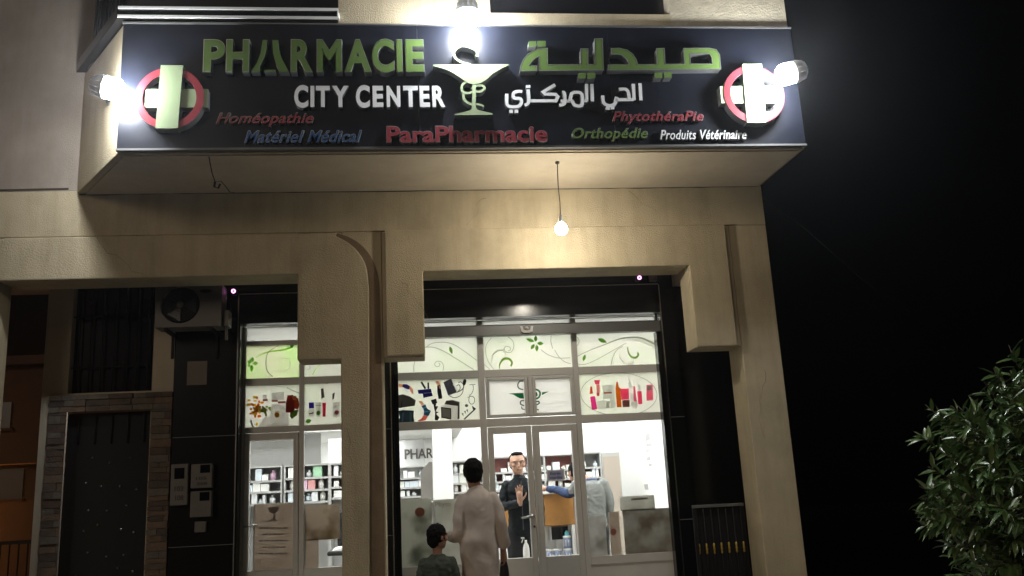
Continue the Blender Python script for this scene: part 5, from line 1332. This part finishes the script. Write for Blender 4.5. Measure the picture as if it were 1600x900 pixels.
b.skin('trousers', mat('dark_trousers', (.010, .011, .013), .9), ph, .01, 3)
b = Blob()
for sx in (-1, 1): b.limb([(.09*sx, -.06, .045), (.10*sx, .06, .042), (.105*sx, .16, .034)], [.045, .047, .034])
b.skin('shoes', M['black'], ph, .008, 2)

# --- the customer at the counter
cu_ = thing('person', 'customer in a grey padded vest leaning an arm on the wooden counter', 'person', (2.00, 10.50, FLOOR), 0)
hc = (-.13, .20, 1.52)
b = Blob(); head(b, hc, .24, .5)
b.limb([(0, .02, 1.34), (-.04, .08, 1.43), (-.10, .16, 1.47)], [.055, .052, .054])
b.loft([(0, -.02, .88, .15, .12), (0, 0, 1.1, .15, .11), (0, .01, 1.26, .15, .10), (0, .02, 1.35, .12, .08), (0, .03, 1.40, .06, .05)])
for sx in (-1, 1):
    b.limb([(.085*sx, -.02, .90), (.09*sx, .0, .52), (.09*sx, -.03, .10)], [.085, .058, .04]); b.limb([(.09*sx, -.07, .045), (.10*sx, .04, .038), (.105*sx, .13, .03)], [.04, .042, .03])
lw = (-.44, .41, 1.35)
b.limb([(-.140, .01, 1.36), (-.25, .14, 1.285), lw], [.045, .038, .027]); b.limb([(.140, .01, 1.36), (.205, .0, 1.13), (.19, .10, .93)], [.045, .036, .026])
hand(b, lw, (-.9, .25, .03), (0, 0, -1), (.1, .9, 0), .95, .2); hand(b, (.19, .10, .93), (0, .2, -1), (-1, 0, 0), (0, 1, 0), .95, .5)
b.skin('body', SKM, cu_, .0065, 2)
b = Blob(); hair(b, hc, .24, .5); b.skin('hair', HAIR, cu_, .006, 2, tuft)
b = Blob()
b.limb([(-.150, .01, 1.375), (-.215, .08, 1.29), (-.26, .16, 1.285), (-.35, .29, 1.33), (-.43, .40, 1.345)], [.064, .058, .054, .047, .042])
b.loft([(0, 0, 1.15, .14, .10), (0, .01, 1.30, .165, .115), (0, .02, 1.40, .11, .08), (0, .03, 1.44, .07, .065)])
b.skin('shirt', mat('blue_shirt', (.035, .055, .115), .85, spec=.2, noise=.15, nscale=14), cu_, .009, 3, lambda p: wrk(p, .005, 16))
b = Blob()
b.loft([(0, -.02, .82, .160, .13), (0, -.01, .92, .162, .13), (0, 0, 1.08, .154, .122), (0, .01, 1.24, .168, .128), (0, .015, 1.35, .152, .112), (0, .03, 1.42, .09, .08)])
b.limb([(.150, .01, 1.375), (.20, .0, 1.24), (.212, .0, 1.11), (.195, .09, .96)], [.064, .058, .053, .042])
b.limb([(-.150, .01, 1.375), (-.20, .06, 1.31)], [.070, .062])
b.skin('vest', mat('grey_padded_vest', (.20, .21, .20), .8, noise=.1, nscale=10), cu_, .009, 3, lambda p: wrk(p, .005, 12)+.002*abs(math.sin(p.z*40)))
b = Blob()
for sx in (-1, 1): b.limb([(.080*sx, -.02, .86), (.092*sx, .0, .52), (.092*sx, -.03, .09)], [.105, .078, .062])
b.skin('trousers', mat('charcoal_trousers', (.03, .03, .032), .9), cu_, .01, 3)
for o in list(scene.objects):
    if o.type == 'EMPTY' and 'label' not in o: print('no label', o.name)
print('boxes', NB[0], 'objects', len(scene.objects))

# ------------------------------------------------------------------ thin even haze, added to make the sign lamps glow
def haze():
    c = MB(); c.box(-63, 63, -43, 63, -1.0, 10.5)
    m = bpy.data.materials.new('lamp_glow_haze'); m.use_nodes = True; n = m.node_tree.nodes; l = m.node_tree.links
    n.remove(n['Principled BSDF'])
    v = n.new('ShaderNodeVolumePrincipled'); v.inputs['Color'].default_value = (.9, .93, 1, 1); v.inputs['Density'].default_value = HAZE; v.inputs['Anisotropy'].default_value = .85
    l.new(v.outputs[0], n['Material Output'].inputs['Volume'])
    tag(c.build('haze', m), kind='stuff')
if HAZE: haze()
